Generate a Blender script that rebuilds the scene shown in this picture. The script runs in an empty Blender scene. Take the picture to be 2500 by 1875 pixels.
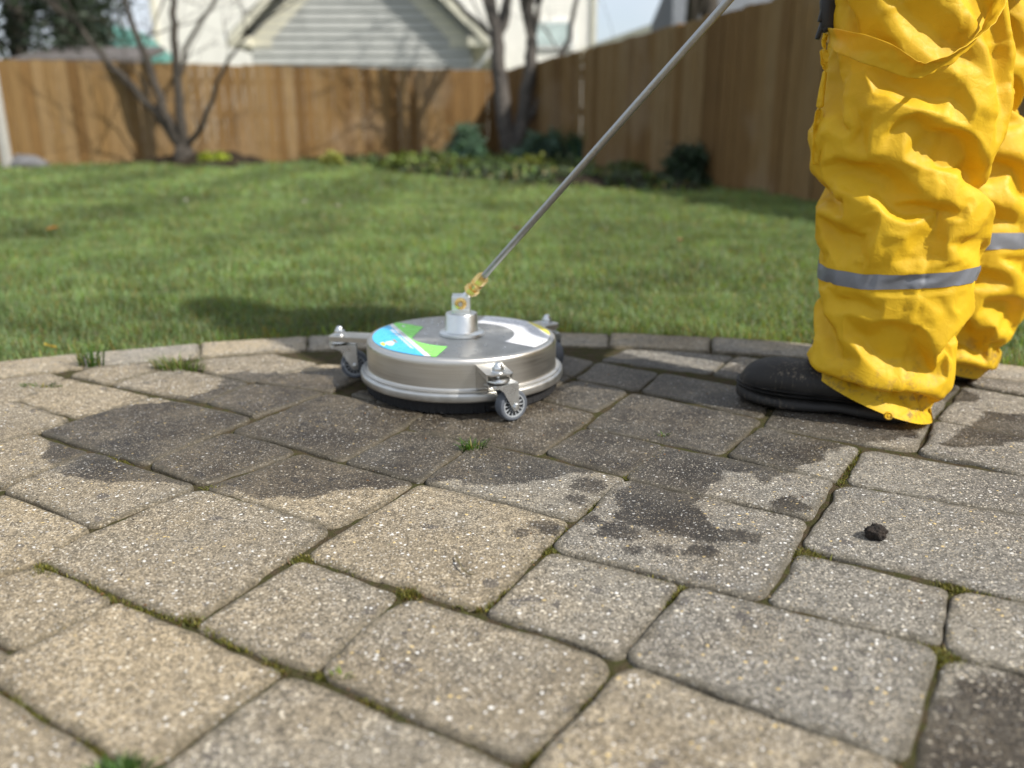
import bpy, bmesh, math, random
import numpy as np
from mathutils import Vector, Matrix
random.seed(7)
R = math.radians
C = bpy.context.scene.collection

# ------------------------------------------------------------------ camera, sky, sun, exposure
F, H, HY = 2050.0, 0.47, 315.0
PITCH = math.atan((937.5 - HY) / F)
cam = bpy.data.cameras.new('camera'); cam_o = bpy.data.objects.new('camera', cam); C.objects.link(cam_o)
cam_o.location = (0, 0, H); cam_o.rotation_euler = (math.pi / 2 - PITCH, 0, 0)
cam.sensor_width = 36; cam.sensor_fit = 'HORIZONTAL'; cam.lens = 36 * F / 2500
cam.clip_start = 0.02; cam.clip_end = 400
cam.dof.use_dof = True; cam.dof.focus_distance = 1.13; cam.dof.aperture_fstop = 2.6; cam.dof.aperture_blades = 0
S = bpy.context.scene; S.camera = cam_o
SUN_EL, SUN_AZ = 44.0, 123.0            # azimuth clockwise from +Y
w = bpy.data.worlds.new('World'); S.world = w; w.use_nodes = True
nt = w.node_tree; nt.nodes.clear()
sky = nt.nodes.new('ShaderNodeTexSky'); sky.sky_type = 'NISHITA'; sky.sun_disc = False
sky.sun_elevation = R(SUN_EL); sky.sun_rotation = R(SUN_AZ); sky.air_density = 1.0; sky.dust_density = 2.5; sky.ozone_density = 1.0
bg = nt.nodes.new('ShaderNodeBackground'); bg.inputs[1].default_value = 0.122
wo = nt.nodes.new('ShaderNodeOutputWorld')
tcw = nt.nodes.new('ShaderNodeTexCoord'); mpw = nt.nodes.new('ShaderNodeMapping'); mpw.inputs['Scale'].default_value = (1, 1, 2.6); nt.links.new(tcw.outputs['Generated'], mpw.inputs[0])
nzw = nt.nodes.new('ShaderNodeTexNoise'); nzw.inputs['Scale'].default_value = 2.3; nzw.inputs['Detail'].default_value = 6; nt.links.new(mpw.outputs[0], nzw.inputs['Vector'])
rpw = nt.nodes.new('ShaderNodeValToRGB'); rpw.color_ramp.elements[0].position = 0.40; rpw.color_ramp.elements[1].position = 0.62; rpw.color_ramp.elements[0].color = (0.5, 0.5, 0.5, 1); nt.links.new(nzw.outputs[0], rpw.inputs[0])
mxw = nt.nodes.new('ShaderNodeMix'); mxw.data_type = 'RGBA'; mxw.inputs[7].default_value = (4.2, 4.5, 4.9, 1)   # thin bright cloud
nt.links.new(rpw.outputs[0], mxw.inputs[0]); nt.links.new(sky.outputs[0], mxw.inputs[6]); nt.links.new(mxw.outputs[2], bg.inputs[0]); nt.links.new(bg.outputs[0], wo.inputs[0])
sun = bpy.data.lights.new('sun', 'SUN'); sun.energy = 3.8; sun.angle = R(0.8); sun.color = (1, 0.95, 0.87)
sun_o = bpy.data.objects.new('sun', sun); C.objects.link(sun_o)
sdir = Vector((math.sin(R(SUN_AZ)) * math.cos(R(SUN_EL)), math.cos(R(SUN_AZ)) * math.cos(R(SUN_EL)), math.sin(R(SUN_EL))))
sun_o.rotation_euler = sdir.to_track_quat('Z', 'Y').to_euler(); sun_o.location = sdir * 30
S.view_settings.view_transform = 'Standard'; S.view_settings.look = 'None'
S.view_settings.exposure = 0.68; S.view_settings.gamma = 1.0
S.cycles.use_denoising = True
S.cycles.max_bounces = 8; S.cycles.diffuse_bounces = 3; S.cycles.transparent_max_bounces = 6
S.cycles.sample_clamp_indirect = 6

# ------------------------------------------------------------------ helpers
def ray(x, y):
    cx = (x - 1250) / F; cy = (937.5 - y) / F
    return np.array([cx, math.cos(PITCH) + cy * math.sin(PITCH), -math.sin(PITCH) + cy * math.cos(PITCH)])
def G(x, y, z=0.0):                      # photo pixel -> point on the horizontal plane z
    d = ray(x, y); return d * ((z - H) / d[2]) + np.array([0, 0, H])
def A(x, y, Y):                          # photo pixel -> point at depth Y
    d = ray(x, y); return d * (Y / d[1]) + np.array([0, 0, H])

def _h(i, j, k, s):
    n = (i * 374761393 + j * 668265263 + k * 2147483647 + s * 974711) & 0xffffffff
    n = ((n ^ (n >> 13)) * 1274126177) & 0xffffffff
    return ((n ^ (n >> 16)) & 0xffff) / 65535.0
def vn(p, s=0):                          # smooth value noise, -1..1
    p = np.asarray(p, float); f = np.floor(p).astype(np.int64); t = p - f; t = t * t * t * (t * (t * 6 - 15) + 10)
    r = 0
    for a in (0, 1):
        for b in (0, 1):
            for c in (0, 1):
                wgt = (t[..., 0] if a else 1 - t[..., 0]) * (t[..., 1] if b else 1 - t[..., 1]) * (t[..., 2] if c else 1 - t[..., 2])
                r = r + wgt * _h(f[..., 0] + a, f[..., 1] + b, f[..., 2] + c, s)
    return r * 2 - 1
def fbm(p, s=0, o=3):
    r = 0; a = 1.0
    for i in range(o): r = r + a * vn(np.asarray(p) * 2 ** i, s + i * 17); a *= 0.5
    return r

def np_mesh(name, V, polys=None, quads=None, tris=None, smooth=True, attrs=None):
    me = bpy.data.meshes.new(name)
    V = np.asarray(V, np.float32).reshape(-1, 3)
    if polys is not None:
        me.from_pydata(V.tolist(), [], polys)
    else:
        q = np.zeros((0, 4), np.int32) if quads is None else np.asarray(quads, np.int32)
        t = np.zeros((0, 3), np.int32) if tris is None else np.asarray(tris, np.int32)
        me.vertices.add(len(V)); me.vertices.foreach_set('co', V.ravel())
        n = len(q) * 4 + len(t) * 3
        me.loops.add(n); me.loops.foreach_set('vertex_index', np.concatenate([q.ravel(), t.ravel()]))
        me.polygons.add(len(q) + len(t))
        me.polygons.foreach_set('loop_start', np.concatenate([np.arange(len(q)) * 4, len(q) * 4 + np.arange(len(t)) * 3]).astype(np.int32))
        me.polygons.foreach_set('loop_total', np.concatenate([np.full(len(q), 4), np.full(len(t), 3)]).astype(np.int32))
        me.update(calc_edges=True)
    for k, (typ, arr) in (attrs or {}).items():
        at = me.attributes.new(k, typ, 'POINT'); arr = np.asarray(arr, np.float32)
        at.data.foreach_set('color' if typ == 'FLOAT_COLOR' else 'value', arr.ravel())
    if smooth: me.polygons.foreach_set('use_smooth', np.ones(len(me.polygons), bool))
    me.validate()
    return me
def link(name, me, mat=None, parent=None, **props):
    o = bpy.data.objects.new(name, me); C.objects.link(o)
    if mat is not None: me.materials.append(mat)
    if parent is not None: o.parent = parent
    for k, v in props.items(): o[k] = v
    return o
def thing(name, label, category, loc=(0, 0, 0), rz=0, group=None):
    o = bpy.data.objects.new(name, None); C.objects.link(o); o.location = loc; o.rotation_euler = (0, 0, rz)
    o.empty_display_size = 0.1
    o['label'] = label; o['category'] = category
    if group: o['group'] = group
    return o
def copy_tree(o, parent=None):
    c = o.copy(); C.objects.link(c)
    if parent is not None: c.parent = parent
    for ch in list(o.children): copy_tree(ch, c)
    return c

class MB:
    """collects simple solids into one mesh"""
    def __init__(s): s.v = []; s.f = []
    def add(s, v, f):
        n = len(s.v); s.v += [tuple(map(float, p)) for p in v]; s.f += [[i + n for i in q] for q in f]; return s
    def box(s, c, d, M=None, bev=0.0):
        bm = bmesh.new(); bmesh.ops.create_cube(bm, size=1)
        for v in bm.verts: v.co = Vector((v.co.x * d[0], v.co.y * d[1], v.co.z * d[2]))
        if bev: bmesh.ops.bevel(bm, geom=bm.edges[:], offset=bev, segments=2, affect='EDGES', profile=0.6)
        M = M or Matrix.Identity(3); bm.verts.index_update()
        s.add([M @ v.co + Vector(c) for v in bm.verts], [[v.index for v in f.verts] for f in bm.faces]); bm.free(); return s
    def tube(s, pts, rad, n=12, cap=True):
        pts = [Vector(p) for p in pts]; rad = rad if hasattr(rad, '__len__') else [rad] * len(pts)
        V = []; Fc = []; prev = None
        for i, p in enumerate(pts):
            d = (pts[min(i + 1, len(pts) - 1)] - pts[max(i - 1, 0)]).normalized()
            if prev is None: u = d.orthogonal().normalized()
            else:
                u = prev - d * prev.dot(d); u = u.normalized() if u.length > 1e-6 else d.orthogonal().normalized()
            prev = u; t = d.cross(u)
            for k in range(n):
                a = 2 * math.pi * k / n; V.append(p + (u * math.cos(a) + t * math.sin(a)) * rad[i])
        for i in range(len(pts) - 1):
            for k in range(n): Fc.append([i * n + k, i * n + (k + 1) % n, (i + 1) * n + (k + 1) % n, (i + 1) * n + k])
        if cap: Fc.append(list(range(n))[::-1]); Fc.append([(len(pts) - 1) * n + k for k in range(n)])
        return s.add(V, Fc)
    def lathe(s, prof, n=48, c=(0, 0, 0), M=None, close=False):
        V = []; Fc = []; M = M or Matrix.Identity(3); c = Vector(c)
        for r, z in prof:
            for k in range(n):
                a = 2 * math.pi * k / n; V.append(M @ Vector((r * math.cos(a), r * math.sin(a), z)) + c)
        m = len(prof)
        for i in range(m - 1 + (1 if close else 0)):
            j = (i + 1) % m
            for k in range(n): Fc.append([i * n + k, i * n + (k + 1) % n, j * n + (k + 1) % n, j * n + k])
        if not close: Fc.append(list(range(n))[::-1]); Fc.append([(m - 1) * n + k for k in range(n)])
        return s.add(V, Fc)
    def prism(s, poly, z0, z1, M=None, c=(0, 0, 0)):
        n = len(poly); M = M or Matrix.Identity(3); c = Vector(c)
        V = [M @ Vector((p[0], p[1], z0)) + c for p in poly] + [M @ Vector((p[0], p[1], z1)) + c for p in poly]
        return s.add(V, [list(range(n))[::-1], list(range(n, 2 * n))] + [[i, (i + 1) % n, n + (i + 1) % n, n + i] for i in range(n)])
    def build(s, name, mat, parent=None, smooth=True, sharp=None, **props):
        me = bpy.data.meshes.new(name); me.from_pydata(s.v, [], s.f); me.update()
        bm = bmesh.new(); bm.from_mesh(me); bmesh.ops.recalc_face_normals(bm, faces=bm.faces[:]); bm.to_mesh(me); bm.free()
        if smooth:
            me.polygons.foreach_set('use_smooth', [True] * len(me.polygons))
            me.set_sharp_from_angle(angle=R(sharp or 35))
        return link(name, me, mat, parent, **props)

def loft_quads(nv, nu, wrap=True):
    i, j = np.meshgrid(np.arange(nv - 1), np.arange(nu if wrap else nu - 1), indexing='ij')
    j2 = (j + 1) % nu
    return np.stack([i * nu + j, i * nu + j2, (i + 1) * nu + j2, (i + 1) * nu + j], -1).reshape(-1, 4)

# ------------------------------------------------------------------ materials
class NB:
    def __init__(s, name):
        s.m = bpy.data.materials.new(name); s.m.use_nodes = True; s.t = s.m.node_tree; s.t.nodes.clear()
        s.out = s.n('ShaderNodeOutputMaterial'); s.p = s.n('ShaderNodeBsdfPrincipled'); s.l(s.p.outputs[0], s.out.inputs[0])
    def n(s, typ, **kw):
        nd = s.t.nodes.new(typ)
        for k, v in kw.items(): setattr(nd, k, v)
        return nd
    def l(s, a, b): s.t.links.new(a, b)
    def put(s, sock, v):
        if isinstance(v, bpy.types.NodeSocket): s.l(v, sock)
        elif v is not None: sock.default_value = v
    def co(s): 
        if not hasattr(s, '_co'): s._co = s.n('ShaderNodeTexCoord').outputs['Object']
        return s._co
    def map(s, scale, vec=None, rot=(0, 0, 0)):
        m = s.n('ShaderNodeMapping'); s.l(vec or s.co(), m.inputs[0]); m.inputs['Scale'].default_value = scale; m.inputs['Rotation'].default_value = rot; return m.outputs[0]
    def noise(s, scale, detail=3, rough=0.55, vec=None, dist=0.0, col=False):
        n = s.n('ShaderNodeTexNoise'); s.l(vec or s.co(), n.inputs['Vector']); n.inputs['Scale'].default_value = scale
        n.inputs['Detail'].default_value = detail; n.inputs['Roughness'].default_value = rough; n.inputs['Distortion'].default_value = dist
        return n.outputs[1 if col else 0]
    def vor(s, scale, vec=None, feature='F1', rnd=1.0):
        n = s.n('ShaderNodeTexVoronoi', feature=feature); s.l(vec or s.co(), n.inputs['Vector']); n.inputs['Scale'].default_value = scale
        n.inputs['Randomness'].default_value = rnd
        return n
    def ramp(s, fac, stops, interp='LINEAR'):
        r = s.n('ShaderNodeValToRGB'); r.color_ramp.interpolation = interp; s.l(fac, r.inputs[0])
        e = r.color_ramp.elements
        while len(e) < len(stops): e.new(0.5)
        for i, (p, c) in enumerate(stops):
            e[i].position = p; e[i].color = (c, c, c, 1) if not hasattr(c, '__len__') else (*c[:3], 1)
        return r.outputs[0]
    def mix(s, f, a, b, mode='MIX'):
        n = s.n('ShaderNodeMix', data_type='RGBA', blend_type=mode); 
        s.put(n.inputs[0], f)
        for sock, v in ((n.inputs[6], a), (n.inputs[7], b)):
            if hasattr(v, '__len__') and len(v) == 3: v = (*v, 1)
            s.put(sock, v)
        return n.outputs[2]
    def math(s, op, a, b=None, c=None):
        n = s.n('ShaderNodeMath', operation=op); s.put(n.inputs[0], a); s.put(n.inputs[1], b)
        if c is not None: s.put(n.inputs[2], c)
        return n.outputs[0]
    def rng(s, v, a, b, c=0.0, d=1.0):
        n = s.n('ShaderNodeMapRange', interpolation_type='SMOOTHSTEP'); s.put(n.inputs[0], v)
        for i, x in enumerate((a, b, c, d)): s.put(n.inputs[i + 1], x)
        return n.outputs[0]
    def attr(s, name, out='Fac'):
        n = s.n('ShaderNodeAttribute', attribute_name=name); return n.outputs[out]
    def sep(s, c):
        n = s.n('ShaderNodeSeparateColor'); s.l(c, n.inputs[0]); return n.outputs
    def bump(s, h, strength=0.3, dist=0.002, nrm=None):
        b = s.n('ShaderNodeBump'); s.put(b.inputs['Height'], h); b.inputs['Strength'].default_value = strength; b.inputs['Distance'].default_value = dist
        if nrm: s.l(nrm, b.inputs['Normal'])
        return b.outputs[0]
    def set(s, **kw):
        for k, v in kw.items():
            k = {'color': 'Base Color', 'rough': 'Roughness', 'metal': 'Metallic', 'normal': 'Normal', 'spec': 'Specular IOR Level', 'aniso': 'Anisotropic'}[k]
            if hasattr(v, '__len__') and len(v) == 3: v = (*v, 1)
            s.put(s.p.inputs[k], v)
        return s
def simple(name, color, rough=0.6, metal=0.0, var=0.15, scale=30, bump=0.0, spec=0.5):
    b = NB(name); n = b.noise(scale, 4)
    c = b.mix(b.rng(n, 0.25, 0.75), [x * (1 - var) for x in color], [min(1, x * (1 + var)) for x in color])
    b.set(color=c, rough=b.rng(n, 0.2, 0.8, max(0.02, rough - 0.08), min(1, rough + 0.08)), metal=metal, spec=spec)
    if bump: b.set(normal=b.bump(b.noise(scale * 4, 3), bump))
    return b.m

def mat_paver(name, wetness=True, gain=1.0):
    b = NB(name)
    tint = b.attr('tint')
    n1 = b.noise(7, 4); n2 = b.noise(70, 5, 0.65); n3 = b.noise(340, 3, 0.75)
    base = b.mix(b.rng(b.math('ADD', tint, b.math('MULTIPLY', b.math('SUBTRACT', n1, 0.5), 1.1)), 0.15, 0.85), (0.230, 0.189, 0.131), (0.166, 0.154, 0.134))
    base = b.mix(1.0, base, b.ramp(n2, [(0.28, 0.55), (0.5, 0.95), (0.72, 1.3)]), 'MULTIPLY')
    base = b.mix(1.0, base, b.ramp(n3, [(0.34, 0.34), (0.5, 0.95), (0.66, 2.0)]), 'MULTIPLY')
    base = b.mix(1.0, base, b.ramp(b.math('FRACT', b.math('MULTIPLY', tint, 91.7)), [(0.0, (0.86 * gain, 0.87 * gain, 0.88 * gain)), (0.5, (0.98 * gain, 0.98 * gain, 0.96 * gain)), (1.0, (1.10 * gain, 1.08 * gain, 1.02 * gain))]), 'MULTIPLY')
    # dark lichen / dirt blotches
    dv = b.vor(75, b.mix(0.012, b.co(), b.noise(60, 3, col=True))); ds = b.sep(dv.outputs['Color'])
    dm = b.math('MULTIPLY', b.rng(ds[0], 0.78, 0.80), b.rng(dv.outputs['Distance'], b.math('MULTIPLY', ds[1], 0.42), 0.03))
    base = b.mix(b.math('MULTIPLY', dm, 0.62), base, (0.06, 0.055, 0.055))
    base = b.mix(1.0, base, b.ramp(b.noise(3.4, 5, 0.62), [(0.32, (0.70, 0.70, 0.72)), (0.5, (1, 1, 1)), (0.7, (1.10, 1.08, 1.04))]), 'MULTIPLY')
    # water
    wet = None
    if wetness:
        sd = b.attr('wet')
        e = b.math('ADD', sd, b.math('ADD', b.math('MULTIPLY', b.math('SUBTRACT', b.noise(28, 3), 0.5), 0.05), b.math('MULTIPLY', b.math('SUBTRACT', b.noise(260, 2), 0.5), 0.016)))
        wet = b.rng(e, 0.005, -0.004)
        wet_amt = b.math('MULTIPLY', wet, b.rng(b.noise(9, 3), 0.3, 0.7, 0.72, 1.0))
        base = b.mix(wet_amt, base, b.mix(1.0, base, (0.17, 0.155, 0.145), 'MULTIPLY'))
    # embedded aggregate
    cz = b.mix(0.006, b.map((1, 1.25, 1)), b.noise(150, 2, col=True))
    v1 = b.vor(165, cz); s1 = b.sep(v1.outputs['Color'])
    m1 = b.math('MULTIPLY', b.rng(s1[0], 0.59, 0.61), b.rng(v1.outputs['Distance'], b.math('MULTIPLY_ADD', s1[1], 0.30, 0.10), b.math('MULTIPLY_ADD', s1[1], 0.24, 0.05)))
    c1 = b.ramp(s1[2], [(0.0, (0.62, 0.56, 0.45)), (0.40, (0.74, 0.73, 0.70)), (0.62, (0.60, 0.45, 0.20)), (0.72, (0.45, 0.43, 0.41)), (0.85, (0.10, 0.095, 0.09)), (0.92, (0.78, 0.77, 0.73))], 'CONSTANT')
    v2 = b.vor(430, b.map((1.1, 0.9, 1))); s2 = b.sep(v2.outputs['Color'])
    m2 = b.math('MULTIPLY', b.rng(s2[0], 0.62, 0.64), b.rng(v2.outputs['Distance'], 0.42, 0.3))
    c2 = b.ramp(s2[2], [(0.0, (0.5, 0.42, 0.3)), (0.4, (0.66, 0.6, 0.5)), (0.8, (0.12, 0.11, 0.10)), (0.92, (0.6, 0.6, 0.58))], 'CONSTANT')
    pv = b.vor(260, b.map((1, 1.1, 1))); ps = b.sep(pv.outputs['Color']); pit = b.math('MULTIPLY', b.rng(ps[0], 0.70, 0.72), b.rng(pv.outputs['Distance'], 0.40, 0.22))
    base = b.mix(b.math('MULTIPLY', pit, 0.7), base, (0.045, 0.04, 0.035))
    k = 1.0 if wet is None else b.math('MULTIPLY_ADD', wet, -0.5, 1.0)
    col = b.mix(b.math('MULTIPLY', m2, b.math('MULTIPLY', k, 0.75)), base, c2)
    col = b.mix(b.math('MULTIPLY', m1, b.math('MULTIPLY', k, 0.95)), col, c1)
    # grime in the rim
    ed = b.attr('edge')
    gr = b.math('MULTIPLY', b.rng(b.math('ADD', ed, b.math('MULTIPLY', b.math('SUBTRACT', n2, 0.5), 0.02)), 0.014, 0.0), 0.6)
    col = b.mix(gr, col, (0.07, 0.06, 0.04))
    rough = 0.93 if wet is None else b.math('MULTIPLY_ADD', wet, -0.38, 0.93)
    hgt = b.math('ADD', b.math('MULTIPLY', n3, 0.6), b.math('ADD', b.math('MULTIPLY', n2, 1.4), b.math('MULTIPLY_ADD', pit, -0.8, b.math('MULTIPLY', m1, 0.25))))
    b.set(color=col, rough=rough, normal=b.bump(hgt, 0.85, 0.0016), spec=0.4)
    return b.m
M_paver = mat_paver('concrete_paver'); M_edging = mat_paver('edging_block', True, 1.35)
def mat_sand():
    b = NB('joint_sand'); n = b.noise(60, 4); n2 = b.noise(700, 2)
    c = b.mix(b.rng(n, 0.35, 0.65), (0.060, 0.045, 0.028), (0.045, 0.045, 0.016))
    b.set(color=b.mix(1, c, b.ramp(n2, [(0.3, 0.4), (0.7, 1.6)]), 'MULTIPLY'), rough=1.0, normal=b.bump(n2, 0.8, 0.002), spec=0.1); return b.m
M_sand = mat_sand()
def mat_soil(name, a, c):
    b = NB(name); n = b.noise(9, 5, 0.65); n2 = b.noise(120, 4)
    b.set(color=b.mix(1, b.mix(b.rng(n, 0.3, 0.7), a, c), b.ramp(n2, [(0.3, 0.5), (0.7, 1.4)]), 'MULTIPLY'), rough=1.0, normal=b.bump(n2, 0.7, 0.02), spec=0.1); return b.m
M_lawnsoil = mat_soil('lawn_soil', (0.07, 0.085, 0.03), (0.12, 0.125, 0.05))
M_mulch = mat_soil('bark_mulch', (0.018, 0.014, 0.010), (0.045, 0.034, 0.022))
def mat_leaf(name, trans=0.35, rough=0.5, tint=(1, 1, 1)):
    b = NB(name); c = b.attr('col', 'Color')
    b.set(color=c, rough=rough, spec=0.35)
    tr = b.n('ShaderNodeBsdfTranslucent'); b.l(b.mix(1, c, (1.5, 1.35, 0.6), 'MULTIPLY'), tr.inputs[0])
    mx = b.n('ShaderNodeMixShader'); mx.inputs[0].default_value = trans
    b.l(b.p.outputs[0], mx.inputs[1]); b.l(tr.outputs[0], mx.inputs[2]); b.l(mx.outputs[0], b.out.inputs[0]); return b.m
M_grass = mat_leaf('grass_blade', 0.48, 0.45)
M_leaf = mat_leaf('leaf', 0.25, 0.5)
def mat_fence():
    b = NB('cedar_boards'); tint = b.attr('tint')
    n = b.noise(2.2, 4, 0.6, b.map((5, 5, 0.6))); g = b.noise(9, 4, 0.6, b.map((14, 14, 0.5)))
    k = b.noise(1.1, 3)
    c = b.ramp(b.math('ADD', b.math('MULTIPLY', tint, 0.7), b.math('MULTIPLY', n, 0.35)), [(0.05, (0.115, 0.063, 0.022)), (0.4, (0.168, 0.096, 0.035)), (0.7, (0.198, 0.120, 0.047)), (1.0, (0.245, 0.172, 0.09))])
    c = b.mix(b.math('MULTIPLY', b.rng(k, 0.5, 0.7), 0.55), c, (0.25, 0.18, 0.11))
    c = b.mix(1, c, b.ramp(g, [(0.3, 0.7), (0.7, 1.25)]), 'MULTIPLY')
    b.set(color=c, rough=0.85, normal=b.bump(g, 0.4, 0.01), spec=0.2); return b.m
M_fence = mat_fence()
M_bark = simple('bark', (0.05, 0.042, 0.033), 0.95, 0, 0.4, 18, 0.6)
M_bark_r = simple('grey_bark', (0.085, 0.075, 0.066), 0.95, 0, 0.4, 14, 0.6)
M_needle = mat_leaf('needle', 0.15, 0.6)
def mat_steel(name, col=(0.60, 0.585, 0.55), rough=0.3, stretch=(1, 1, 90), aniso=0.4, sc=6, bmp=0.05):
    b = NB(name); n = b.noise(sc, 4, 0.6, b.map(stretch)); n2 = b.noise(18, 3)
    b.set(color=b.mix(b.rng(n, 0.3, 0.7), [x * 0.9 for x in col], [min(1, x * 1.06) for x in col]), metal=1.0, rough=b.math('ADD', b.rng(n, 0.2, 0.8, rough - 0.06, rough + 0.08), b.rng(n2, 0.4, 0.7, 0.0, 0.06)), aniso=aniso, normal=b.bump(n, bmp, 0.0006)); return b.m
M_steel = mat_steel('brushed_steel', rough=0.34)
M_steeltop = mat_steel('steel_top', (0.47, 0.465, 0.45), 0.36, (1, 1, 1), 0.6, 40)
M_zinc = mat_steel('zinc_plate', (0.66, 0.68, 0.69), 0.27, (1, 1, 1), 0, 60)
M_alu = mat_steel('turned_aluminium', (0.74, 0.76, 0.76), 0.33, (1, 1, 1), 0.0, 30, 0.0)
M_lance = mat_steel('lance_steel', (0.42, 0.42, 0.41), 0.36, (1, 1, 1), 0, 120)
M_brass = mat_steel('brass', (0.86, 0.60, 0.22), 0.26, (1, 1, 1), 0, 90)
M_tyre = simple('grey_rubber', (0.085, 0.096, 0.115), 0.55, 0, 0.08, 60)
M_hubp = simple('grey_plastic', (0.30, 0.32, 0.34), 0.4, 0, 0.05, 60)
M_dark = simple('black_plastic', (0.012, 0.012, 0.013), 0.45, 0, 0.2, 60)
M_bristle = simple('black_bristle', (0.008, 0.008, 0.009), 0.8, 0, 0.3, 200, 0.5)
M_blue = simple('blue_vinyl', (0.06, 0.50, 0.86), 0.28, 0, 0.03, 20)
M_green = simple('green_vinyl', (0.24, 0.80, 0.13), 0.28, 0, 0.03, 20)
M_white = simple('white_vinyl', (0.80, 0.81, 0.84), 0.3, 0, 0.02, 20)
M_yvin = simple('yellow_vinyl', (0.86, 0.74, 0.08), 0.3, 0, 0.03, 20)
M_ink = simple('grey_ink', (0.42, 0.44, 0.50), 0.4, 0, 0.05, 30)
def mat_boot():
    b = NB('black_rubber'); n = b.noise(22, 5, 0.6); d = b.noise(9, 4, 0.7, b.map((1, 1, 2.5))); sc = b.noise(60, 4, 0.7, b.map((3, 3, 0.6), rot=(0.3, 0.5, 0.9)))
    c = b.mix(b.rng(n, 0.3, 0.7), (0.014, 0.0135, 0.013), (0.026, 0.0245, 0.023))
    c = b.mix(b.math('MULTIPLY', b.rng(d, 0.42, 0.7), b.rng(sc, 0.5, 0.72)), c, (0.20, 0.165, 0.12))
    b.set(color=c, spec=0.32, rough=b.rng(n, 0.3, 0.7, 0.5, 0.7), normal=b.bump(sc, 0.15, 0.002)); return b.m
M_boot = mat_boot()
def mat_yellow():
    b = NB('yellow_rainwear'); n = b.noise(11, 4, 0.6); n2 = b.noise(55, 4, 0.6, dist=1.2)
    cr = b.vor(26, b.mix(0.05, b.co(), b.noise(20, 3, col=True)), 'DISTANCE_TO_EDGE')
    cr2 = b.vor(60, b.mix(0.03, b.co(), b.noise(40, 3, col=True)), 'DISTANCE_TO_EDGE')
    crv = b.math('MULTIPLY', b.rng(cr.outputs['Distance'], 0.0, 0.10), b.rng(n, 0.35, 0.6))
    c = b.mix(b.rng(n, 0.3, 0.7), (0.66, 0.42, 0.012), (0.76, 0.50, 0.018))
    zz = b.n('ShaderNodeSeparateXYZ'); b.l(b.co(), zz.inputs[0]); dn = b.noise(38, 5, 0.7)
    c = b.mix(b.math('MULTIPLY', b.rng(zz.outputs[2], 0.16, 0.0), b.rng(dn, 0.52, 0.66)), c, (0.20, 0.13, 0.05))
    hh = b.math('ADD', b.math('MULTIPLY', crv, 0.25), b.math('ADD', b.math('MULTIPLY', b.rng(cr2.outputs['Distance'], 0, 0.12), 0.12), b.math('MULTIPLY', n2, 0.7)))
    def ridge(sc, d, vec=None):
        n_ = b.noise(sc, 1.5, 0.5, vec, d); return b.math('POWER', b.math('SUBTRACT', 1.0, b.math('ABSOLUTE', b.math('MULTIPLY_ADD', n_, 2.0, -1.0))), 12.0)
    msk = b.rng(b.noise(8, 2), 0.4, 0.62)
    rg = b.math('ADD', b.math('MULTIPLY', ridge(9, 0.4, b.map((1, 1, 1.7), rot=(0.4, 0.5, 0))), 1.0), b.math('MULTIPLY', b.math('MULTIPLY', ridge(26, 0.8), msk), 0.8))
    nr = b.bump(rg, 0.10, 0.003, b.bump(hh, 0.22, 0.003))
    b.set(color=c, rough=b.rng(n2, 0.3, 0.7, 0.52, 0.66), normal=nr, spec=0.35)
    tr = b.n('ShaderNodeBsdfTranslucent'); tr.inputs[0].default_value = (0.95, 0.50, 0.02, 1); b.l(nr, tr.inputs['Normal'])
    mx = b.n('ShaderNodeMixShader'); mx.inputs[0].default_value = 0.22
    b.l(b.p.outputs[0], mx.inputs[1]); b.l(tr.outputs[0], mx.inputs[2]); b.l(mx.outputs[0], b.out.inputs[0]); return b.m
M_yellow = mat_yellow()
M_band = simple('reflective_tape', (0.19, 0.20, 0.225), 0.5, 0.25, 0.12, 25, 0.1)
M_skin = simple('skin', (0.55, 0.34, 0.25), 0.5)
M_hair = simple('brown_hair', (0.05, 0.03, 0.02), 0.6)
M_siding = simple('cream_siding', (0.78, 0.77, 0.70), 0.6, 0, 0.05, 3)
M_shade_siding = simple('shade_grey_siding', (0.40, 0.41, 0.39), 0.6, 0, 0.08, 3)  # tree shade on the gable is put into this darker base colour
M_trim = simple('cream_trim', (0.60, 0.58, 0.47), 0.6, 0, 0.05, 5)
M_wtrim = simple('white_trim', (0.74, 0.74, 0.72), 0.5, 0, 0.04, 5)
M_roof = simple('grey_shingles', (0.10, 0.11, 0.12), 0.9, 0, 0.3, 9, 0.5)
M_teal = simple('teal_metal_roof', (0.05, 0.19, 0.16), 0.45, 0, 0.15, 4)
M_shedw = simple('weathered_boards', (0.10, 0.09, 0.085), 0.9, 0, 0.3, 6, 0.3)
M_glass = simple('window_glass', (0.50, 0.60, 0.58), 0.08, 0.0, 0.2, 2)
M_stone = simple('grey_stone', (0.13, 0.13, 0.135), 0.9, 0, 0.3, 12, 0.5)
M_clod = simple('dark_soil', (0.022, 0.016, 0.012), 0.95, 0, 0.6, 140, 1.0)
M_twig = simple('dry_stem', (0.12, 0.10, 0.045), 0.8, 0, 0.3, 60)

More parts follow.
